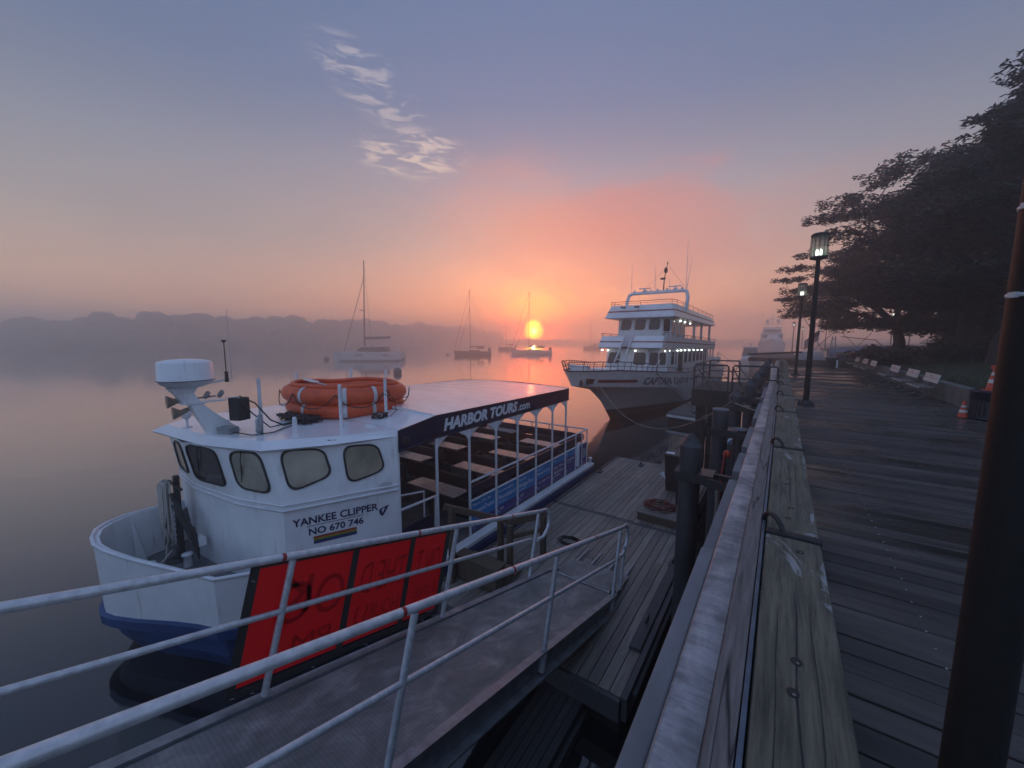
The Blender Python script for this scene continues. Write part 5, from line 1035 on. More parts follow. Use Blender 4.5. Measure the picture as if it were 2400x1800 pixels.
rope('mooring_line', lw_((1.95, -4.0, 2.95)) if 0 else lw_((2.1, -1.2, 2.75)), (-3.68, 22.6, .80), .06, .022, BLACK, 'taut black mooring line from the passenger boat side to the tapering float')
rope('mooring_line', lw_((.95, -6.7, 2.75)), (-.92, 10.75, 3.10), 1.42, .016, ROPEL, 'tan mooring line sagging from the bow to the roped pile', 25)
rope('mooring_line', (-.86, 10.75, 3.06), (-.1, 10.2, 2.95), .02, .02, ROPEL, 'short tan rope from the roped pile to the pier rail')
rope('mooring_line', lw_((2.2, 8.6, 2.2)), (-4.4, 28.5, .7), .1, .02, BLACK, 'black mooring line near the stern of the passenger boat')
# railed timber platform bridging to the passenger boat
PL = thing('landing_platform', 'black railed steel landing platform between pier rail and passenger boat', 'platform', (-1.2, 15, 3.0))
m_ = MB(); m_.mm(-2.4, -.14, 14.0, 17.4, 2.86, 2.96); m_.mm(-2.4, -.38, 14.0, 14.12, 2.40, 2.855); m_.mm(-2.42, -2.3, 14.12, 17.4, 2.40, 2.855); m_.build('deck_frame', DARKW, PL)
for (x0, x1, y) in ((-2.36, -1.36, 14.06), (-1.24, -.05, 14.06), (-2.36, -1.3, 17.3)):
    m_ = MB(); m_.tube([(x0, y, 2.96), (x0, y, 3.74), (x0 + .05, y, 3.79), (x1 - .05, y, 3.79), (x1, y, 3.74), (x1, y, 2.96)], .026, 8); m_.tube([(x0, y, 3.38), (x1, y, 3.38)], .022, 8)
    if y < 15: m_.tube([(x0 + .05, y, 3.75), (x0 + .55, y, 2.97)] if x0 < -2 else [(x0 + .02, y, 3.70), (x0 + .35, y, 2.97)], .016, 6); m_.tube([(x0 + .1, y + .3, 3.75), (x0 + .8, y + .2, 2.97)], .012, 6)
    m_.build('railing_frame', BLACKM, PL)
m_ = MB(); m_.tube([(-2.34, 14.1, 3.79), (-2.34, 17.3, 3.79), (-2.34, 17.3, 2.96)], .024, 8); m_.tube([(-2.34, 14.1, 3.38), (-2.34, 17.3, 3.38)], .02, 8); m_.tube([(-2.34, 15.7, 2.96), (-2.34, 15.7, 3.79)], .02, 8); m_.build('side_railing', BLACKM, PL)
for y_ in (14.3, 16.9): m_ = MB(); m_.mm(-2.3, -2.0, y_, y_ + .3, -1, 2.85); m_.build('leg', DARKW, PL)
ST = thing('boarding_stair', 'white aluminium boarding stair beyond the black railed platform', 'stair', (-4.5, 36, .5)); m_ = MB()
for dx in (0, .9):
    m_.tube([(-4.9 + dx, 33, 2.9), (-2.6 + dx, 37, .7)], .03, 6); m_.tube([(-4.9 + dx, 33, 3.7), (-2.6 + dx, 37, 1.5)], .02, 6); m_.tube([(-4.9 + dx, 33, 2.3), (-2.6 + dx, 37, .1)], .02, 6)
    for k in range(5): f = k / 4; m_.tube([(-4.9 + dx + 2.3 * f, 33 + 4 * f, 2.9 - 2.2 * f), (-4.9 + dx + 2.3 * f, 33 + 4 * f, 3.7 - 2.2 * f)], .02, 6)
m_.build('stringers', REFL, ST); m_ = MB()
for k in range(10): f = k / 9; m_.mm(-4.9 + 2.3 * f, -4.0 + 2.3 * f, 33 + 4 * f - .1, 33 + 4 * f + .1, 2.86 - 2.2 * f, 2.9 - 2.2 * f)
m_.build('treads', REFL, ST)
m_ = MB(); m_.mm(-7, -1.0, 37, 44, .0, .45); m_.mm(-2.6, -1.0, 44, 56, .0, .45); tag(m_.build('marina_float', FLOATW), 'far low float at the foot of the white boarding stair', 'floating dock')
rnd = random.Random(11)
tt = thing('small_skiff', 'small skiff with pale rail half hidden outside the pier rail', 'skiff', (-1.6, 8.6, 1.5), 0); m_ = MB(); m_.slab([(-.80, 8.95, 2.45), (-.42, 8.95, 2.48), (-.38, 9.4, 2.48), (-.62, 9.5, 2.45)], .06); m_.build('hull', TARP, tt); m_ = MB(); m_.tube([(-.82, 8.95, 2.46), (-.78, 9.02, 2.54), (-.7, 9.05, 2.56), (-.40, 8.98, 2.56)], .018, 6); m_.build('rail', WHITE, tt)
m_ = MB(); m_.blob((-.66, 7.35, 2.66), (.06, .06, .07), 2, .0); tag(m_.build('red_float_ball', ORANGE), 'small red float ball tied beside the flat-topped pile', 'float ball')
m_ = MB(); m_.tube([(-.68, 7.3, 2.72), (-.70, 7.2, 2.4), (-.70, 7.0, 1.9), (-.78, 6.8, 1.2)], .016, 7); tag(m_.build('red_rope', REDTAPE), 'red rope hanging down from the float ball beside the piles', 'rope')
m_ = MB(); m_.tube([(-.40, 10.2, 2.95), (-.5, 9.6, 2.5), (-.55, 9.3, 2.2)], .014, 6); m_.tube([(-.34, 12.5, 3.0), (-.42, 11.2, 2.7), (-.40, 10.6, 2.6)], .014, 6); tag(m_.build('orange_rope', mat('faded_orange_rope', (.26, .09, .05), (.18, .06, .04), .8)), 'faded orange rope draped outside the far pier rail', 'rope')
m_ = MB(); m_.tube([(-.62, 5.9, 2.5), (-.60, 5.85, 2.3), (-.64, 5.7, 1.6), (-.70, 5.6, .8)], .03, 7); tag(m_.build('pale_fender_rope', ROPEL), 'pale frayed rope hanging behind the nearest pile', 'rope')

# ================================================================ walkway furniture
LANTERNG = bpy.data.materials.new('misty_lantern_glass'); LANTERNG.use_nodes = True; t = NT(LANTERNG.node_tree)
a_ = t.n('ShaderNodeBsdfTransparent'); b_ = t.n('ShaderNodeBsdfPrincipled'); b_.inputs['Base Color'].default_value = (.20, .23, .21, 1); b_.inputs['Roughness'].default_value = .3; c_ = t.n('ShaderNodeBsdfTranslucent'); c_.inputs[0].default_value = (.5, .56, .5, 1)
m1 = t.n('ShaderNodeMixShader'); m1.inputs[0].default_value = .5; t.l(b_.outputs[0], m1.inputs[1]); t.l(c_.outputs[0], m1.inputs[2]); m2 = t.n('ShaderNodeMixShader'); m2.inputs[0].default_value = .5; t.l(a_.outputs[0], m2.inputs[1]); t.l(m1.outputs[0], m2.inputs[2]); o = t.n('ShaderNodeOutputMaterial'); t.l(m2.outputs[0], o.inputs[0])
def lamp_post(x, y, label, r0=.062, lit=True):
    tt = thing('street_lamp', label, 'street lamp', (x, y, 3.0), 0, 'lamp posts along the walkway'); z0 = 3.0
    m_ = MB(); m_.lathe((x, y, z0), [(r0, 0), (r0 * .98, .8), (r0 * .72, 3.46), (r0 * .72, 3.5)], 18); m_.build('pole', BRONZE, tt)
    m_ = MB(); m_.box((x, y, z0 + .02), (.34, .34, .03)); m_.lathe((x, y, z0 + .035), [(.11, 0), (.10, .04), (r0, .07)], 14)
    for a in range(4): m_.lathe((x + .13 * (1 if a % 2 else -1), y + .13 * (1 if a > 1 else -1), z0 + .035), [(.018, 0), (.018, .03), (0, .035)], 6)
    m_.build('base', BLACKM, tt)
    zl = z0 + 3.50; m_ = MB(); m_.lathe((x, y, zl), [(.05, 0), (.165, .035), (.178, .05), (.178, .085), (.165, .09), (.05, .09)], 20); m_.lathe((x, y, zl), [(.16, .555), (.18, .56), (.18, .60), (.15, .625), (.0, .64)], 20)
    for k in range(12): a = math.pi * k / 6; m_.tube([(x + .172 * math.cos(a), y + .172 * math.sin(a), zl + .08), (x + .172 * math.cos(a), y + .172 * math.sin(a), zl + .565)], .005, 4)
    for z in (.2, .32, .44): m_.tube([(x + .172 * math.cos(a), y + .172 * math.sin(a), zl + z) for a in [k * math.pi / 10 for k in range(20)]], .004, 4, closed=True)
    m_.tube([(x, y, zl + .3), (x, y, zl + .56)], .012, 6); la = m_.build('lantern', BLACKM, tt)
    m_ = MB()
    for a in range(4): m_.lathe((x + .05 * math.cos(a * 1.57 + .4), y + .05 * math.sin(a * 1.57 + .4), zl + .10), [(.014, 0), (.019, .02), (.019, .13), (.014, .15), (0, .16)], 10)
    if lit: m_.build('bulb', LAMPON, la)
    m_ = MB(); m_.lathe((x, y, zl), [(.166, .09), (.166, .555)], 28); m_.build('glass', LANTERNG, la)
    return tt
lamp_post(.57, 12.0, 'nearest complete lamp post with its lit cage lantern')
lamp_post(.57, 21.9, 'second lit lamp post, half hidden behind the nearest one')
for i, (x, y) in enumerate([(1.13, 66.5), (2.1, 78), (3.0, 92), (5.2, 74)]): lamp_post(x, y, ['small far lamp post just right of the motor yacht', 'far lamp post between the flag and the yacht', 'farthest tiny lamp post beside the big trees', 'taller-looking far lamp post against the foliage'][i])
NP = thing('street_lamp', 'thick dark pole close to the camera with two steel bands', 'street lamp', (.532, 1.585, 3.0), 0, 'lamp posts along the walkway')
m_ = MB(); m_.lathe((.532, 1.585, 3.0), [(.061, 0), (.0595, .8), (.0575, 2.0), (.054, 3.4), (.052, 3.6)], 40); npo = m_.build('pole', BRONZE, NP)
m_ = MB(); m_.box((.532, 1.585, 3.022), (.34, .34, .03)); m_.lathe((.532, 1.585, 3.035), [(.11, 0), (.10, .04), (.07, .07)], 18); m_.build('base', BLACKM, NP)
m_ = MB(); m_.lathe((.532, 1.585, 6.6), [(.06, 0), (.165, .035), (.178, .08), (.178, .60), (0, .64)], 20); m_.build('lantern', BLACKM, NP)
for zb_, tilt in ((4.71, 0), (4.93, .0)):
    m_ = MB(); m_.lathe((.532, 1.585, zb_), [(.0585, 0), (.0605, .001), (.0605, .009), (.0585, .010)], 40); a = R(205); m_.box((.532 + .062 * math.cos(a), 1.585 + .062 * math.sin(a), zb_ + .005), (.010, .018, .014), a); m_.build('steel_band', REFL, NP)
# benches
def bench():
    o = thing('park_bench', 'x', 'bench', (0, 0, 0), 0, 'benches facing the water'); m_ = MB()
    for i in range(5): m_.mm(-.02 + i * .095, .065 + i * .095, -.60, .60, .425, .45)
    m_.build('seat', BENCHS, o, world=False, bevel=.004); m_ = MB(); m_.mm(-.045, -.025, -.60, .60, .41, .455); m_.build('seat_edge', BENCHW, o, world=False)
    m_ = MB(); sl = lambda z0, z1_: m_.slab([(.50 + (z0 - .6) * .28, -.56, z0), (.50 + (z0 - .6) * .28, .56, z0), (.50 + (z1_ - .6) * .28, .56, z1_), (.50 + (z1_ - .6) * .28, -.56, z1_)], .028); sl(.60, .745); sl(.76, .91); bk = m_.build('backrest', BENCHW, o, world=False)
    m_ = MB(); m_.lathe((.535, 0, .83), [(.03, 0), (.03, .012), (0, .012)], 10, m=Matrix.Rotation(-math.pi / 2, 4, 'Y')); m_.box((.527, 0, .83), (.01, .07, .035)); m_.build('plaque', BLACKM, bk, world=False)
    for y in (-.42, .42):
        m_ = MB(); m_.tube([(.60, y, .86), (.53, y, .60), (.50, y, .50), (.42, y, .43), (.30, y, .405), (.0, y, .40)], .018, 8); m_.tube([(.25, y, .40), (.25, y, .14), (.18, y, .05), (.02, y, .02)], .024, 8); m_.tube([(.25, y, .14), (.32, y, .05), (.44, y, .02)], .022, 8); m_.lathe((.02, y, .0), [(.03, 0), (.028, .03), (0, .035)], 8); m_.build('leg', BLACKM if 0 else GREYDECK, o, world=False)
    return o
b0 = bench(); b0.scale = (.62, 1.12, .74); BL = ['nearest bench in the near row, pale backrest, beside the planter wall', 'middle bench of the near row of three', 'last bench of the near row with an orange sunlit backrest', 'nearest bench of the far row, backrest sunlit orange', 'middle bench of the far row, sunlit orange', 'farthest bench with a backrest, at the end of the far row']
for i, y in enumerate([15.5, 17.4, 19.8, 23.6, 25.7, 28.2]):
    if i == 0: b0.location = (3.13, y, 3.0); b0['label'] = BL[0]
    else: copy_tree(b0, None, (3.13 - (.05 if i > 2 else 0), y, 3.0), 0, BL[i])
m_ = MB(); m_.mm(2.62, 2.70, 29.0, 29.1, 3.0, 3.45); tag(m_.build('white_post', WHITE), 'short white post at the far end of the benches', 'post')
m_ = MB(); m_.mm(2.2, 2.8, 29.6, 30.2, 3.0, 3.5); m_.mm(2.15, 2.85, 29.55, 30.25, 3.5, 3.55); tag(m_.build('dark_litter_bin', BLACKM, bevel=.03), 'dark square litter bin at the end of the far benches', 'litter bin')
m_ = MB(); m_.mm(.42, 3.6, 30.9, 31.25, 2.96, 3.34); tag(m_.build('end_timber', TIMB, bevel=.02), 'low timber curb closing the far end of the walkway', 'curb')
# planter wall, bin and cones
PW = MB(); PW.prism([(3.60, 13.1), (12, 13.1), (12, 13.35), (3.85, 13.35), (3.85, 30.5), (3.60, 30.5)], 2.9, 3.46); tag(PW.build('planter_edging', CONC, bevel=.02), 'low concrete planter wall behind the benches', 'planter wall')
TB = thing('litter_bin', 'slatted dark blue round litter bin standing at the planter corner', 'litter bin', (3.52, 11.75, 3.0)); x, y = 3.52, 11.75
m_ = MB(); m_.lathe((x, y, 3.0), [(.25, .02), (.27, .05), (.27, .78), (.25, .8), (0, .8)], 24); m_.build('liner', BLACK, TB)
m_ = MB()
for k in range(28): a = 2 * math.pi * k / 28; m_.box((x + .292 * math.cos(a), y + .292 * math.sin(a), 3.33), (.012, .028, .52), a)
m_.build('slats', BIN, TB)
m_ = MB(); m_.lathe((x, y, 3.0), [(.29, .03), (.305, .05), (.305, .09), (.29, .09)], 28); m_.build('foot_ring', BIN, TB); m_ = MB(); m_.lathe((x, y, 3.0), [(.29, .57), (.312, .58), (.312, .80), (.335, .82), (.335, .86), (.31, .87), (.26, .845), (.0, .83)], 28); m_.build('rim', BIN, TB)
TB.scale = (1, 1, .69)
def cone(x, y, z, s_, label, band=True):
    tt = thing('traffic_cone', label, 'traffic cone', (x, y, z), 0, 'orange traffic cones by the bin'); m_ = MB(); m_.box((x, y, z + .012 * s_), (.38 * s_, .38 * s_, .024 * s_)); m_.build('base', BLACK if s_ < .7 else CONE, tt, bevel=.004)
    P = lambda h: (.135 * s_ * (1 - h / .75) + .028 * s_); m_ = MB(); m_.lathe((x, y, z), [(P(h) , h * s_) for h in (.03, .22)] + [(P(.22), .22 * s_), (P(.34), .34 * s_), (P(.44), .44 * s_), (P(.52), .52 * s_), (P(.7), .7 * s_), (P(.7) * .8, .71 * s_)], 24); m_.build('cone', CONE, tt)
    if band:
        m_ = MB()
        for a, b in ((.22, .33), (.44, .52)): m_.lathe((x, y, z), [(P(a) + .003, a * s_), (P(b) + .003, b * s_)], 24)
        m_.build('collar', CONEW, tt)
    return tt
cone(3.50, 11.72, 3.595, .70, 'large orange cone with white collars standing on the litter bin'); cone(3.16, 11.80, 3.0, .50, 'small orange cone on the boards left of the litter bin')
m_ = MB(); m_.slab([(3.42, 11.7, 4.10), (3.56, 11.7, 4.12), (3.55, 11.7, 4.03), (3.43, 11.7, 4.03)], .01); tag(m_.build('orange_tag', CONE), 'pale orange tag at the top of the large cone', 'tag')

# ================================================================ vegetation on the bank
def leaves(mb, c, rad, n, s_, rg, flat=.5):
    for _ in range(n):
        while True:
            p = Vector((rg.uniform(-1, 1), rg.uniform(-1, 1), rg.uniform(-1, 1)))
            if .25 < p.length < 1: break
        flat = rg.choice((.3, .8, 1.5)); q = Vector((c[0] + p.x * rad[0], c[1] + p.y * rad[1], c[2] + p.z * rad[2])); a = rg.uniform(0, 6.28); t_ = rg.uniform(-1.1, 1.1)
        u = Vector((math.cos(a), math.sin(a), rg.uniform(-.5, .6))) * s_ * rg.uniform(.6, 1.4); v = Vector((-math.sin(a) * flat, math.cos(a) * flat, t_)).normalized() * s_ * .38
        mb.add([q - u, q - u * .2 - v, q + u, q - u * .1 + v], [(0, 1, 2, 3)])
def tree(name, label, base, fork, limbs, pads, leafm, s_=.13, dens=1.0, seed=1, tr=.28):
    rg = random.Random(seed); tt = thing(name, label, 'tree', base, 0, 'big trees overhanging the walkway'); bx, by, bz_ = base; m_ = MB()
    m_.tube([(bx, by, bz_ - .3), (bx + .05, by, bz_ + .9), (fork[0], fork[1], fork[2])], [tr * 1.35, tr, tr * .75], 14)
    cr_ = MB()
    for L in limbs:
        pts = [Vector(fork)] + [Vector(p) for p in L]; m_.tube(pts, [tr * .55 * (1 - .8 * i / len(pts)) for i in range(len(pts))], 9)
    to = m_.build('trunk', BARK, tt)
    tw = MB()
    for (c, rad, n) in pads:
        c = Vector(c)
        cand = sorted((Vector(a).lerp(Vector(b), f) for L in limbs for a, b in zip([fork] + L[:-1], L) for f in (.25, .5, .75, 1)), key=lambda q: (q - c).length)[:7]; near_ = cand[rg.randrange(len(cand))]
        if (near_ - c).length < 3.2: tw.tube([near_, near_.lerp(c, .5) + Vector((0, 0, .15)), c], [.035, .022, .010], 5)
        for _ in range(5):
            o_ = Vector((rg.uniform(-.7, .7) * rad[0], rg.uniform(-.7, .7) * rad[1], rg.uniform(-.4, .5) * rad[2])); tw.tube([c, c + o_], [.018, .006], 4)
            leaves(cr_, c + o_, (rad[0] * .42, rad[1] * .42, rad[2] * .55), int(n * dens / 7), s_, rg)
        leaves(cr_, c, rad, int(n * dens * .55), s_, rg)
        for _ in range(9):                                            # ragged tips round the edge of the pad
            a = rg.uniform(0, 6.28); e = c + Vector((math.cos(a) * rad[0] * 1.12, math.sin(a) * rad[1] * 1.12, rg.uniform(-.5, .7) * rad[2])); leaves(cr_, e, (.32, .32, .14), int(14 * dens) + 4, s_ * .9, rg)
    tw.build('limbs', BARK, to); cr_.build('crown', leafm, tt, fixn=False); return tt
def envelope(cx_, cy__, zs, rg, n, k=1.0, thick=.62):
    """pads spread through a crown whose radius at a height is read from zs"""
    out = []
    for i in range(n):
        z = rg.uniform(zs[0][0], zs[-1][0])
        for (za, ra), (zb2, rb) in zip(zs, zs[1:]):
            if za <= z <= zb2: rad = ra + (rb - ra) * (z - za) / (zb2 - za)
        a = rg.uniform(0, 6.28); d_ = rad * math.sqrt(rg.uniform(.05, 1)); s2 = rg.uniform(.8, 1.45) * k
        s3 = s2 * rg.uniform(.7, 1.0); out.append(((cx_ + d_ * math.cos(a), cy__ + d_ * math.sin(a), z), (s3, s3, s3 * thick * rg.uniform(.55, .95)), int(250 * s3)))
    return out
rg = random.Random(21)
# nearest, tallest: dark conifer-like crown at the right edge
zsB = [(6.7, 3.4), (8.0, 3.9), (10.2, 3.6), (11.8, 2.9), (12.9, 2.0), (13.7, 1.0)]
padsB = envelope(7.6, 21.5, zsB, rg, 92)
tree('pine_tree', 'tallest dark tree at the right edge, its leaning trunk forked low', (6.4, 21.3, 3.6), (7.0, 21.4, 6.2), [[(6.4, 21.2, 8), (5.2, 21, 9.5)], [(7.6, 21.6, 9), (7.7, 21.7, 11.5), (7.6, 21.6, 13.2)], [(9, 22.5, 8), (10.4, 23, 9.6)], [(8.2, 20, 7.8), (9.2, 19, 8.8)]], padsB, LEAF, .11, 2.2, 3, .30)
zsA = [(6.3, 4.2), (7.5, 5.4), (9.5, 5.6), (11.3, 4.6), (12.6, 2.6), (13.4, 1.0)]
padsA = envelope(7.3, 28.3, zsA, rg, 120) + [((3.6, 28.2, 12.9), (.8, .8, .5), 200), ((4.4, 28, 13.4), (.7, .7, .6), 180), ((2.2, 28, 12.0), (.9, .9, .4), 200), ((1.6, 27.8, 11.2), (.8, .8, .3), 160)]
tree('pine_tree', 'broad dark tree in the middle of the row with ragged layered branches', (7.2, 28, 3.8), (7.2, 28, 6.0), [[(6, 28, 7.5), (4, 28.2, 9)], [(5.5, 27.8, 9.5), (3.4, 28, 11.4)], [(7.4, 28.4, 9), (7.3, 28.3, 12)], [(9, 29, 8), (11, 29.5, 9)], [(7.6, 26.5, 7), (7.9, 25, 8)]], padsA, LEAF, .11, 1.9, 5, .34)
zsC = [(5.3, 4.0), (6.4, 5.4), (8.2, 5.9), (9.6, 5.2), (10.8, 3.2), (11.6, 1.2)]
padsC = envelope(6.3, 36.5, zsC, rg, 105) + [((.5, 36, 9.8), (1.0, .8, .26), 150), ((.1, 35.6, 9.0), (.8, .7, .2), 110), ((.9, 35.5, 8.1), (1.2, 1, .3), 190), ((1.3, 35.3, 7.0), (1.1, 1, .35), 180), ((.3, 35.6, 7.6), (.7, .6, .2), 90), ((1.5, 36, 10.7), (1.2, .9, .28), 160)]
tree('locust_tree', 'feathery brown-green tree reaching left over the lamp posts', (6.4, 36.4, 3.6), (6.2, 36.3, 5.6), [[(4.5, 36, 7.2), (2.4, 35.8, 8.4)], [(3.8, 36, 8.4), (1.8, 35.9, 9.6)], [(6.2, 36.6, 8.5), (6.3, 36.5, 10.6)], [(8, 37, 7.5), (10, 37.5, 8.5)], [(4.6, 35.6, 6.2), (2.8, 35.4, 6.8)]], padsC, LEAF2, .12, 1.7, 8, .30)
zsD = [(4.8, 4.5), (7, 6.5), (10, 6.2), (13, 3)]
tree('locust_tree', 'dim tree far behind the lawn, second line of crowns', (14.5, 42, 3.5), (14.5, 42, 6.2), [[(13, 42, 8), (11, 42, 9)], [(15, 42, 9), (15, 42, 12)], [(17, 43, 8)]], envelope(14.5, 42, zsD, rg, 90, 1.35), LEAF2, .22, .8, 9, .34)
tree('pine_tree', 'dark tree standing behind the large cone and bin', (12.6, 27.5, 3.9), (12.8, 27.6, 6.0), [[(11, 27, 8), (9.6, 27, 9)], [(13, 28, 9), (13, 28, 13)], [(15, 28, 8)]], envelope(13, 27.5, [(6, 4.5), (9, 5), (13, 4), (16, 1.5)], rg, 80, 1.25), LEAF, .2, .8, 12, .4)
tree('pine_tree', 'dark tree at the far right, mostly hidden behind the thick pole', (13.0, 19.5, 3.9), (12.6, 19.6, 5.8), [[(11, 19, 7.6), (9.5, 19, 8.4)], [(13, 20, 9), (13, 20, 13)], [(15, 20, 8)]], envelope(13, 19.5, [(5.4, 4.0), (9, 5), (13, 4), (16, 1.5)], rg, 80, 1.25), LEAF, .2, .8, 14, .38)
def shrub(name, label, c, rad, leafm, n, seed):
    rg2 = random.Random(seed); tt = thing(name, label, 'shrub', (c[0], c[1], c[2] - rad[2]), 0, 'shrubs on the lawn'); m_ = MB()
    for i in range(18):
        a = rg2.uniform(0, 6.28); d_ = math.sqrt(rg2.random()); p = (c[0] + math.cos(a) * d_ * rad[0] * .85, c[1] + math.sin(a) * d_ * rad[1] * .85, c[2] + rg2.uniform(-.5, .35) * rad[2]); leaves(m_, p, (rad[0] * .35, rad[1] * .35, rad[2] * .55), n // 18, .09, rg2)
    m_.build('foliage', leafm, tt, fixn=False); m_ = MB()
    for i in range(8): a = rg2.uniform(0, 6.28); m_.tube([(c[0] + .1 * math.cos(a), c[1] + .1 * math.sin(a), c[2] - rad[2]), (c[0] + rad[0] * .6 * math.cos(a), c[1] + rad[1] * .6 * math.sin(a), c[2] + rad[2] * .3)], .02, 5)
    m_.build('stems', BARK, tt)
shrub('russet_shrub', 'low russet shrub spilling over the wall behind the far benches', (4.4, 24.5, 3.85), (1.2, 2.2, .42), LEAFR, 2600, 1)
shrub('russet_shrub', 'russet shrub mound at the far left corner of the lawn', (4.2, 28.5, 3.95), (1.1, 1.6, .5), LEAFR, 2000, 2)
shrub('dark_shrub', 'dark rounded shrub mass under the middle tree', (6.0, 25.5, 4.1), (1.6, 2.2, .6), LEAF, 2600, 3)
for i in range(4): shrub('dark_shrub', ['dark hedge clump at the left end of the lawn hedge', 'dark hedge clump behind the middle tree trunk', 'dark hedge clump right of the middle tree', 'dark hedge clump at the far right by the thick pole'][i], (8.2 + i * 2.6, 31.5 - i * 2.4, 4.3), (2.0, 1.6, .62), LEAF, 2200, 10 + i)
# far buildings, lamps and covered boats across the park
HB = thing('park_building', 'pale misty building seen under the trees across the lawn', 'building', (22, 62, 3)); m_ = MB(); m_.mm(15, 30, 60, 68, 2.9, 6.4); m_.build('wall', BRICK, HB); m_ = MB(); m_.loft([[(14.5, 59.5, 6.4), (14.5, 64, 8.6), (14.5, 68.5, 6.4)], [(30.5, 59.5, 6.4), (30.5, 64, 8.6), (30.5, 68.5, 6.4)]], closed=True); m_.build('roof', ROOFD, HB)
for x in (16.5, 19, 21.5, 24, 27): m_ = MB(); m_.mm(x, x + 1.0, 59.96, 60.0, 4.2, 5.6); wf = m_.build('window', WHITE2, HB); m_ = MB(); m_.mm(x + .1, x + .9, 59.94, 59.955, 4.3, 5.5); m_.build('pane', PANED, wf)
for i, (x, y, z) in enumerate([(15.4, 45.5, 6.4), (19.5, 38.0, 6.0), (9.6, 58, 7.2), (11.4, 60, 6.6)]):
    tt = thing('park_lamp', ['lit globe lamp under the branches beside the misty building', 'lit globe lamp low between the right-hand trunks', 'lit globe lamp above the blue tarp', 'lit globe lamp just right of the tarp rigging'][i], 'park lamp', (x, y, 3), 0, 'park globe lamps among the trees'); m_ = MB(); m_.tube([(x, y, 2.9), (x, y, z)], .05, 8); m_.build('pole', BLACKM, tt); m_ = MB(); m_.blob((x, y, z + .1), (.13, .13, .13), 2, 0); m_.build('globe', LAMPON, tt)
def covered(label, x, y, L, w_, zb_, h, mt_, group='tarp-covered boats beyond the walkway end'):
    tt = thing('covered_boat', label, 'covered boat', (x, y, 0), 0, group); rows = []
    for i in range(9):
        f = i / 8; ww = w_ / 2 * (1 - abs(f - .45) ** 2.2 * 2.2); rows.append([(x + L * (f - .5), y - ww, zb_), (x + L * (f - .5), y - ww * .55, zb_ + h * .72 * (1 - .3 * abs(f - .6))), (x + L * (f - .5), y, zb_ + h * (1 - .35 * abs(f - .7))), (x + L * (f - .5), y + ww * .55, zb_ + h * .72), (x + L * (f - .5), y + ww, zb_)])
    m_ = MB(); m_.loft(rows); m_.build('tarp', mt_, tt, fixn=False)
    m_ = MB(); m_.loft([[(x + L * (f - .5), y - w_ / 2 * (1 - abs(f - .45) ** 2.2 * 2.2) * k, z) for f in [i / 8 for i in range(9)]] for k, z in ((1, zb_), (.9, .6), (.6, -.2))]); m_.loft([[(x + L * (f - .5), y + w_ / 2 * (1 - abs(f - .45) ** 2.2 * 2.2) * k, z) for f in [i / 8 for i in range(9)]] for k, z in ((1, zb_), (.9, .6), (.6, -.2))]); m_.build('hull', HULLFAR, tt, fixn=False); return tt
cb = covered('boat under a bright blue tarp behind the walkway end', 6.0, 45, 5.2, 3.2, 2.6, 1.55, TARP)
m_ = MB()
for p in [((3.4, 44, 2.5), (3.55, 44, 4.95)), ((3.9, 44, 2.5), (3.75, 44, 4.95))]: m_.tube(p, .04, 6)
for k in range(7): m_.tube([(3.43 + .02 * k, 44, 2.7 + .33 * k), (3.87 - .02 * k, 44, 2.7 + .33 * k)], .03, 5)
m_.tube([(3.2, 44, 2.5), (3.6, 44, 4.8)], .03, 5); tag(m_.build('lattice_mast', HULLFAR), 'white lattice ladder mast beside the blue tarp boat', 'mast')
m_ = MB(); m_.tube([(4.2, 45, 4.9), (6.5, 45, 4.6), (7.8, 45, 3.2)], .035, 5); m_.tube([(4.6, 45, 3), (6.2, 45, 5.2)], .02, 5); m_.tube([(5.4, 45, 3.9), (4.2, 45, 5.3)], .02, 5); m_.build('cover_poles', BLACKM, cb)
covered('long boat under grey tarp left of the blue one', 1.9, 47, 4.6, 3.0, 2.0, 1.0, TARPG)
tt = thing('sport_boat', 'dim sport boat with outrigger poles behind the lamp posts', 'boat', (2.6, 56, 0)); m_ = MB(); m_.loft([[(-.2, 56, .2), (.0, 54.5, .2), (5.5, 54.8, .2), (5.5, 57.5, .2), (0, 57.5, .2)], [(-1.2, 56, 2.4), (.2, 54.2, 2.2), (5.8, 54.4, 1.8), (5.8, 57.8, 1.8), (.2, 57.8, 2.2)]], closed=True); m_.add([(-1.2, 56, 2.4), (.2, 54.2, 2.2), (5.8, 54.4, 1.8), (5.8, 57.8, 1.8), (.2, 57.8, 2.2)], [tuple(range(5))]); m_.build('hull', HULLDK, tt)
m_ = MB(); m_.mm(1.4, 3.8, 54.9, 57.1, 2.2, 3.3); m_.build('cabin', HULLFAR, tt); m_ = MB(); m_.tube([(3.8, 56, 3.3), (-.4, 56, 11.6)], [.04, .02], 5); m_.tube([(2.8, 56, 3.3), (7.5, 56, 9)], [.04, .02], 5); m_.build('outriggers', HULLDK, tt)
m_ = MB(); m_.slab([(.75, 56, 9.0), (1.0, 56.1, 9.1), (.85, 56, 8.4), (.62, 56, 7.9), (.50, 56, 8.0), (.62, 56, 8.5)], .05); tag(m_.build('pennant', HULLDK), 'small dark fish-shaped pennant hanging from the outrigger', 'pennant')
FL = thing('flag', 'drooping red and white striped flag on a staff by the lamp posts', 'flag', (2.1, 50, 1.0)); m_ = MB(); m_.tube([(2.75, 50, 2.4), (3.05, 50, 5.9)], .03, 6); m_.build('staff', WHITE2, FL)
stp = mat('flag_red', (.30, .03, .03)), mat('flag_white', (.6, .58, .58)); m_ = MB()
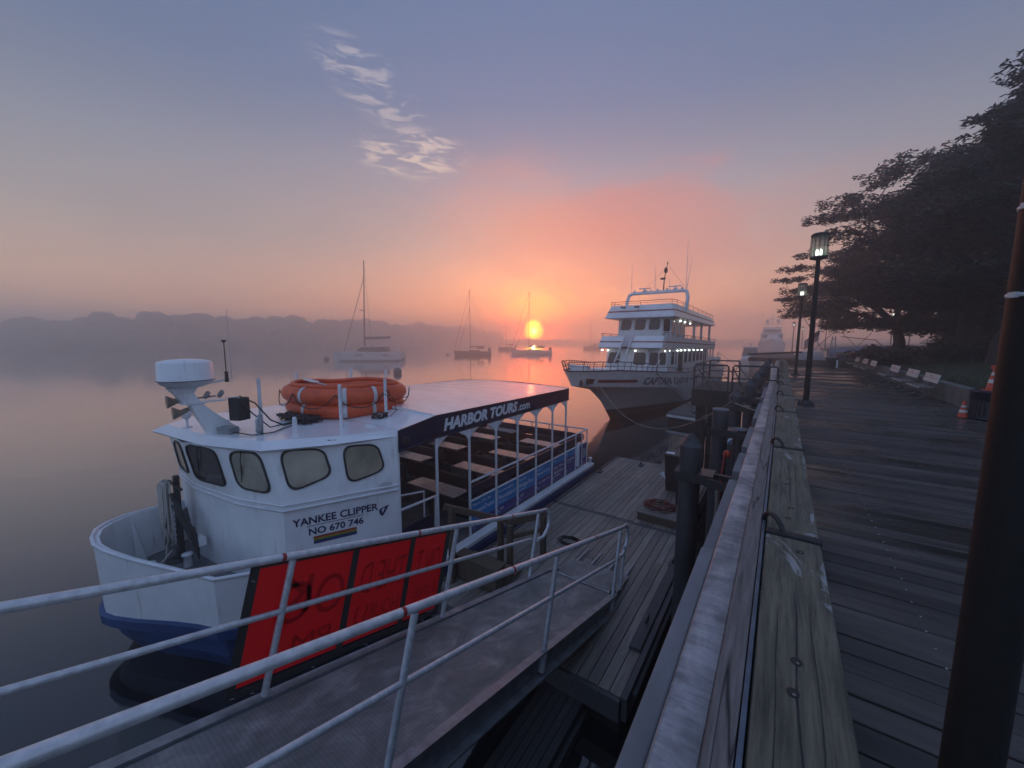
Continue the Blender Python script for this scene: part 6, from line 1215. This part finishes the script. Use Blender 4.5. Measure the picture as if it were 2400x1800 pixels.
for k in range(9):
    m_.cur = k % 2; rr2_ = []
    for i in range(9): f = i / 8; rr2_.append([(2.98 - f * 1.15, 50 + .12 * math.sin(f * 9), 5.6 - f * 1.1 - (k + j) * .105) for j in (0, 1)])
    m_.loft(rr2_, smooth=True)
m_.build('cloth', list(stp), FL, fixn=False); m_ = MB(); m_.slab([(2.97, 49.97, 5.62), (2.55, 49.95, 5.25), (2.55, 49.95, 4.78), (2.97, 49.97, 5.12)], .02); m_.build('canton', NAVY, FL)

# ================================================================ boats out on the river
def hull_mb(L, w_, fb, bow=1.0, n=16, dr=.3, sheer=.35, tr=.75):
    """bow at +x"""
    m_ = MB()
    for s_ in (1, -1):
        rows = []
        for (k, z) in ((1, None), (.93, .45), (.80, 0.0), (.4, -dr)):
            rows.append([((f - .5) * L - (0 if z is None else (1 - k) * 1.6 * f * bow), s_ * w_ / 2 * k * (1 - max(0, (f - .45) / .55) ** 2.2) * (tr + (1 - tr) * min(1, f * 3)), (fb + sheer * max(0, f - .3) ** 1.5 * 1.6) * (1 if z is None else z / .9) if z is None or z > 0 else z) for f in [i / n for i in range(n + 1)]])
        m_.loft(rows, smooth=True)
        if s_ == 1: top_ = rows[0]
        else: m_.loft([top_, rows[0]]); 
    m_.mm(-L / 2, -L / 2 + .05, -w_ / 2 * tr * .8, w_ / 2 * tr * .8, -.1, fb); return m_
def sailboat(name, label, x, y, rz, L, mast, hm, group='sailboats moored on the river', genoa=True, dodger=True):
    tt = thing(name, label, 'sailboat', (x, y, 0), rz, group); hull_mb(L, L * .29, 1.15).build('hull', hm, tt, world=False, fixn=False)
    m_ = MB(); m_.loft([[(-L * .22, s_ * L * .09, 1.15), (-L * .2, s_ * L * .08, 1.6), (L * .12, s_ * L * .05, 1.55), (L * .2, s_ * L * .03, 1.3)] for s_ in (1, -1)]); m_.mm(-L * .2, L * .1, -L * .085, L * .085, 1.1, 1.5); m_.build('cabin', hm, tt, world=False)
    if dodger: m_ = MB(); m_.mm(-L * .30, -L * .12, -L * .09, L * .09, 2.0, 2.6); m_.tube([(-L * .47, 0, 1.2), (-L * .47, 0, 2.6)], .05, 5); m_.mm(-L * .49, -L * .42, -.5, .5, 1.2, 2.3); m_.build('dodger', SAILC, tt, world=False)
    m_ = MB(); mx = L * .06; m_.tube([(mx, 0, 1.4), (mx, 0, mast)], [.11, .07], 8); m_.tube([(mx, -.9, mast * .55), (mx, .9, mast * .55)], .03, 5); mo = m_.build('mast', HULLDK, tt, world=False)
    m_ = MB(); m_.tube([(mx, 0, 2.6), (-L * .33, 0, 2.65)], .17, 8); m_.build('boom_cover', SAILC, mo, world=False)
    m_ = MB(); m_.tube([(mx, 0, mast), (L * .49, 0, 1.4)], .05, 5); m_.tube([(mx, 0, mast), (-L * .49, 0, 1.3)], .02, 4); m_.tube([(mx, 0, mast), (mx, L * .13, 1.2)], .02, 4); m_.tube([(mx, 0, mast), (mx, -L * .13, 1.2)], .02, 4); m_.tube([(mx, 0, mast * .72), (L * .38, 0, 1.4)], .05, 5); m_.build('rigging', HULLDK, mo, world=False)
    return tt
# catamaran, bow to the left as seen from the pier
ang_l = math.atan2(-math.sin(YAW), -math.cos(YAW))                     # heading that points left across the view
CT = thing('catamaran', 'white catamaran with tall mast and furled sail on its mooring', 'catamaran', (-76.2, 53.0, 0), ang_l + .12)
for s_ in (1, -1):
    m_ = MB()
    for t2 in (1, -1): m_.loft([[(-7, s_ * 3 + t2 * .7, 1.7), (-6.6, s_ * 3 + t2 * .8, 1.9), (0, s_ * 3 + t2 * .85, 2.1), (5, s_ * 3 + t2 * .7, 2.15), (7.1, s_ * 3, 2.2)], [(-7.3, s_ * 3 + t2 * .7, .3), (-6.6, s_ * 3 + t2 * .75, .3), (0, s_ * 3 + t2 * .8, .3), (5, s_ * 3 + t2 * .6, .3), (7.0, s_ * 3, .3)], [(-6.5, s_ * 3, -.3), (-6, s_ * 3, -.4), (0, s_ * 3, -.5), (5, s_ * 3, -.4), (6.8, s_ * 3, -.2)]])
    m_.mm(-6.8, 6, s_ * 3 - .75, s_ * 3 + .75, 1.6, 1.8); m_.build('hull', HULLFAR, CT, world=False, fixn=False)
m_ = MB(); m_.mm(-5.5, 2.5, -2.8, 2.8, 1.2, 2.0); m_.build('bridge_deck', HULLFAR, CT, world=False)
m_ = MB(); m_.loft([[(-4, -2.3, 2.0), (2.6, -2.2, 2.0), (2.6, 2.2, 2.0), (-4, 2.3, 2.0)], [(-3.8, -2.0, 3.05), (1.7, -1.8, 3.0), (1.7, 1.8, 3.0), (-3.8, 2.0, 3.05)]], closed=True); ch = m_.build('saloon', HULLDK, CT, world=False)
m_ = MB(); m_.mm(-5.6, 1.9, -2.2, 2.2, 3.05, 3.2); m_.build('saloon_roof', HULLFAR, ch, world=False); m_ = MB(); m_.mm(-4.6, -1.6, -1.6, 1.6, 4.6, 4.7); m_.tube([(-4.4, -1.5, 3.2), (-4.4, -1.5, 4.6)], .04, 5); m_.tube([(-1.8, 1.5, 3.2), (-1.8, 1.5, 4.6)], .04, 5); m_.tube([(-6.6, -1.8, 1.9), (-6.3, -1.8, 3.6), (-7.6, -1.8, 3.4)], .05, 5); m_.build('bimini', HULLFAR, ch, world=False)
for x in (1.5, -4.0): m_ = MB(); m_.mm(x - .8, x + .8, 3.84, 3.87, 1.25, 1.45); m_.mm(x - .8, x + .8, -3.87, -3.84, 1.25, 1.45); m_.build('hull_window', HULLDK, CT, world=False)
m_ = MB(); m_.tube([(1.2, 0, 3.1), (.6, 0, 22.0)], [.17, .11], 8); m_.tube([(1.0, -1.1, 11.0), (1.0, 1.1, 11.0)], .04, 5); m_.tube([(1.0, 0, 11.1), (2.0, 0, 11.3)], .09, 5); mo = m_.build('mast', HULLDK, CT, world=False)
m_ = MB(); m_.tube([(1.0, 0, 5.0), (-4.6, 0, 5.2)], [.33, .24], 8); m_.build('boom_cover', SAILC, mo, world=False); m_ = MB(); m_.tube([(.7, 0, 18.5), (5.6, 0, 2.2)], .07, 5); m_.tube([(.6, 0, 22), (.3, 3, 2)], .025, 4); m_.tube([(.6, 0, 22), (.3, -3, 2)], .025, 4); m_.build('rigging', HULLDK, mo, world=False)
sailboat('sloop', 'dark-hulled sloop right of the catamaran', -76.5, 88.5, ang_l + .05, 11.2, 19.5, HULLDK)
sailboat('sloop', 'faint sloop in the glow under the rising sun', -67.5, 107.5, ang_l - .05, 13.5, 20.0, HULLFAR)
sailboat('sloop', 'faint small sloop between the dark sloop and the sun', -105, 146, ang_l, 8.5, 13.0, HULLDK)
sailboat('sloop', 'distant dark sloop between the sun and the passenger boat', -80.8, 187, ang_l + .3, 9.5, 13.5, HULLDK)
sailboat('sloop', 'farthest tiny sloop just right of the distant dark one', -111, 262, ang_l + .2, 9.5, 12.5, HULLDK)
for lab, x, y, r_ in [('round grey mooring ball on the water near the catamaran', -43.2, 34.2, .56), ('small mooring buoy left of the catamaran bow', -87.5, 49.0, .55), ('tiny buoy ahead of the dark sloop', -84.8, 86.3, .4), ('tiny buoy below the faint boats left of the sun', -76, 112, .4)]:
    m_ = MB(); m_.blob((x, y, r_ * .55), (r_, r_, r_), 3, 0); tag(m_.build('mooring_ball', SAILC), lab, 'buoy', 'mooring buoys')
# motor cruiser and yacht by the far pier, bows towards the camera
CR = thing('motor_cruiser', 'small white motor cruiser beyond the passenger boat stern', 'motor cruiser', (-3.7, 64.5, 0), -math.pi / 2 + .05)
hull_mb(9.2, 2.95, 1.55, sheer=.7).build('hull', HULLFAR, CR, world=False, fixn=False)
m_ = MB(); m_.loft([[(-3.5, -1.2, 1.6), (1.6, -1.05, 1.9), (3.2, 0, 2.0), (1.6, 1.05, 1.9), (-3.5, 1.2, 1.6)], [(-3.5, -1.1, 2.5), (1.1, -.8, 2.35), (1.9, 0, 2.35), (1.1, .8, 2.35), (-3.5, 1.1, 2.5)]], closed=True); m_.add([(-3.5, -1.1, 2.5), (1.1, -.8, 2.35), (1.9, 0, 2.35), (1.1, .8, 2.35), (-3.5, 1.1, 2.5)], [tuple(range(5))]); m_.build('cabin', HULLFAR, CR, world=False)
m_ = MB(); m_.loft([[(-3, -1.15, 2.45), (.6, -1.0, 2.4), (1.0, 0, 2.4), (.6, 1.0, 2.4), (-3, 1.15, 2.45)], [(-3, -.95, 3.45), (-.4, -.75, 3.5), (-.1, 0, 3.5), (-.4, .75, 3.5), (-3, .95, 3.45)]], closed=True); ws = m_.build('windscreen', glassm('salon_glass', (.10, .08, .08), .3), CR, world=False)
m_ = MB(); m_.mm(-3.2, -.2, -1.0, 1.0, 3.5, 3.6); m_.tube([(-1.0, 0, 3.6), (-1.0, 0, 4.0)], .05, 6); m_.box((-1, 0, 4.05), (.1, .5, .08)); m_.tube([(-1.4, -.9, 3.6), (-1.5, -1.1, 4.7)], .02, 4); m_.tube([(-1.4, .9, 3.6), (-1.5, 1.1, 4.7)], .02, 4); m_.build('hardtop', HULLFAR, ws, world=False)
YT = thing('motor_yacht', 'large white motor yacht with twin radar domes in the mist', 'motor yacht', (-2.7, 137, 0), -math.pi / 2 + .03)
hull_mb(24, 7.0, 3.4, sheer=1.6).build('hull', HULLFAR, YT, world=False, fixn=False)
m_ = MB(); m_.loft([[(-9, -3.1, 3.4), (4, -2.7, 3.6), (6.5, 0, 3.8), (4, 2.7, 3.6), (-9, 3.1, 3.4)], [(-9, -2.9, 6.2), (2, -2.4, 6.2), (3.6, 0, 6.2), (2, 2.4, 6.2), (-9, 2.9, 6.2)]], closed=True); m_.mm(-9, 3, -2.9, 2.9, 6.2, 6.5); hc = m_.build('house', HULLFAR, YT, world=False)
m_ = MB(); m_.loft([[(3.35, -2.45, 5.2), (3.8, 0, 5.2), (3.35, 2.45, 5.2)], [(2.5, -2.42, 6.1), (3.3, 0, 6.1), (2.5, 2.42, 6.1)]]); m_.build('front_window', HULLDK, hc, world=False, fixn=False)
m_ = MB(); m_.loft([[(-8, -2.6, 6.5), (1.5, -2.3, 6.5), (1.5, 2.3, 6.5), (-8, 2.6, 6.5)], [(-8, -2.3, 8.2), (.2, -2.0, 8.2), (.2, 2.0, 8.2), (-8, 2.3, 8.2)]], closed=True); m_.mm(-8, .2, -2.3, 2.3, 8.15, 8.3); fb_ = m_.build('flybridge', HULLFAR, YT, world=False); m_ = MB(); m_.loft([[(1.45, -2.1, 6.9), (1.45, 2.1, 6.9)], [(.75, -2.0, 7.7), (.75, 2.0, 7.7)]]); m_.build('windscreen', HULLDK, fb_, world=False, fixn=False)
m_ = MB(); m_.mm(-3.2, -2.6, -2.6, 2.6, 9.3, 9.45); m_.tube([(-2.9, -1.2, 8.2), (-2.9, -1.2, 9.3)], .1, 6); m_.tube([(-2.9, 1.2, 8.2), (-2.9, 1.2, 9.3)], .1, 6); m_.blob((-2.9, -1.35, 10.2), (.52, .52, .6), 2, 0); m_.blob((-2.9, 1.35, 10.2), (.52, .52, .6), 2, 0); m_.tube([(-2.9, 0, 9.4), (-2.9, 0, 12.2)], .09, 5); m_.tube([(-2.9, -.9, 10.9), (-2.9, .9, 10.9)], .06, 5); m_.tube([(-2.9, -2.5, 9.3), (-2.9, -2.5, 13)], .03, 4); m_.tube([(-2.9, 2.5, 9.3), (-2.9, 2.5, 13)], .03, 4); m_.build('radar_arch', HULLFAR, YT, world=False)
m_ = MB(); m_.tube([(-2.6, 42, 3.3), (1.5, 44, 3.5)], .10, 6); m_.mm(-2.6, 1.2, 43, 60, 2.6, 2.95); tag(m_.build('far_quay', DARKW), 'dark timber quay running on beyond the walkway end', 'quay')

# ================================================================ river mist: an even box of air round everything
mh = bpy.data.materials.new('river_mist'); mh.use_nodes = True; t = NT(mh.node_tree)
pv = t.n('ShaderNodeVolumePrincipled'); pv.inputs['Color'].default_value = HAZE_C; pv.inputs['Density'].default_value = HAZE_D; pv.inputs['Anisotropy'].default_value = HAZE_G
o = t.n('ShaderNodeOutputMaterial'); t.l(pv.outputs[0], o.inputs[1])
mb = MB(); mb.mm(-606, 306, -96, 486, -3, 24.5); tag(mb.build('haze', mh), kind='stuff')
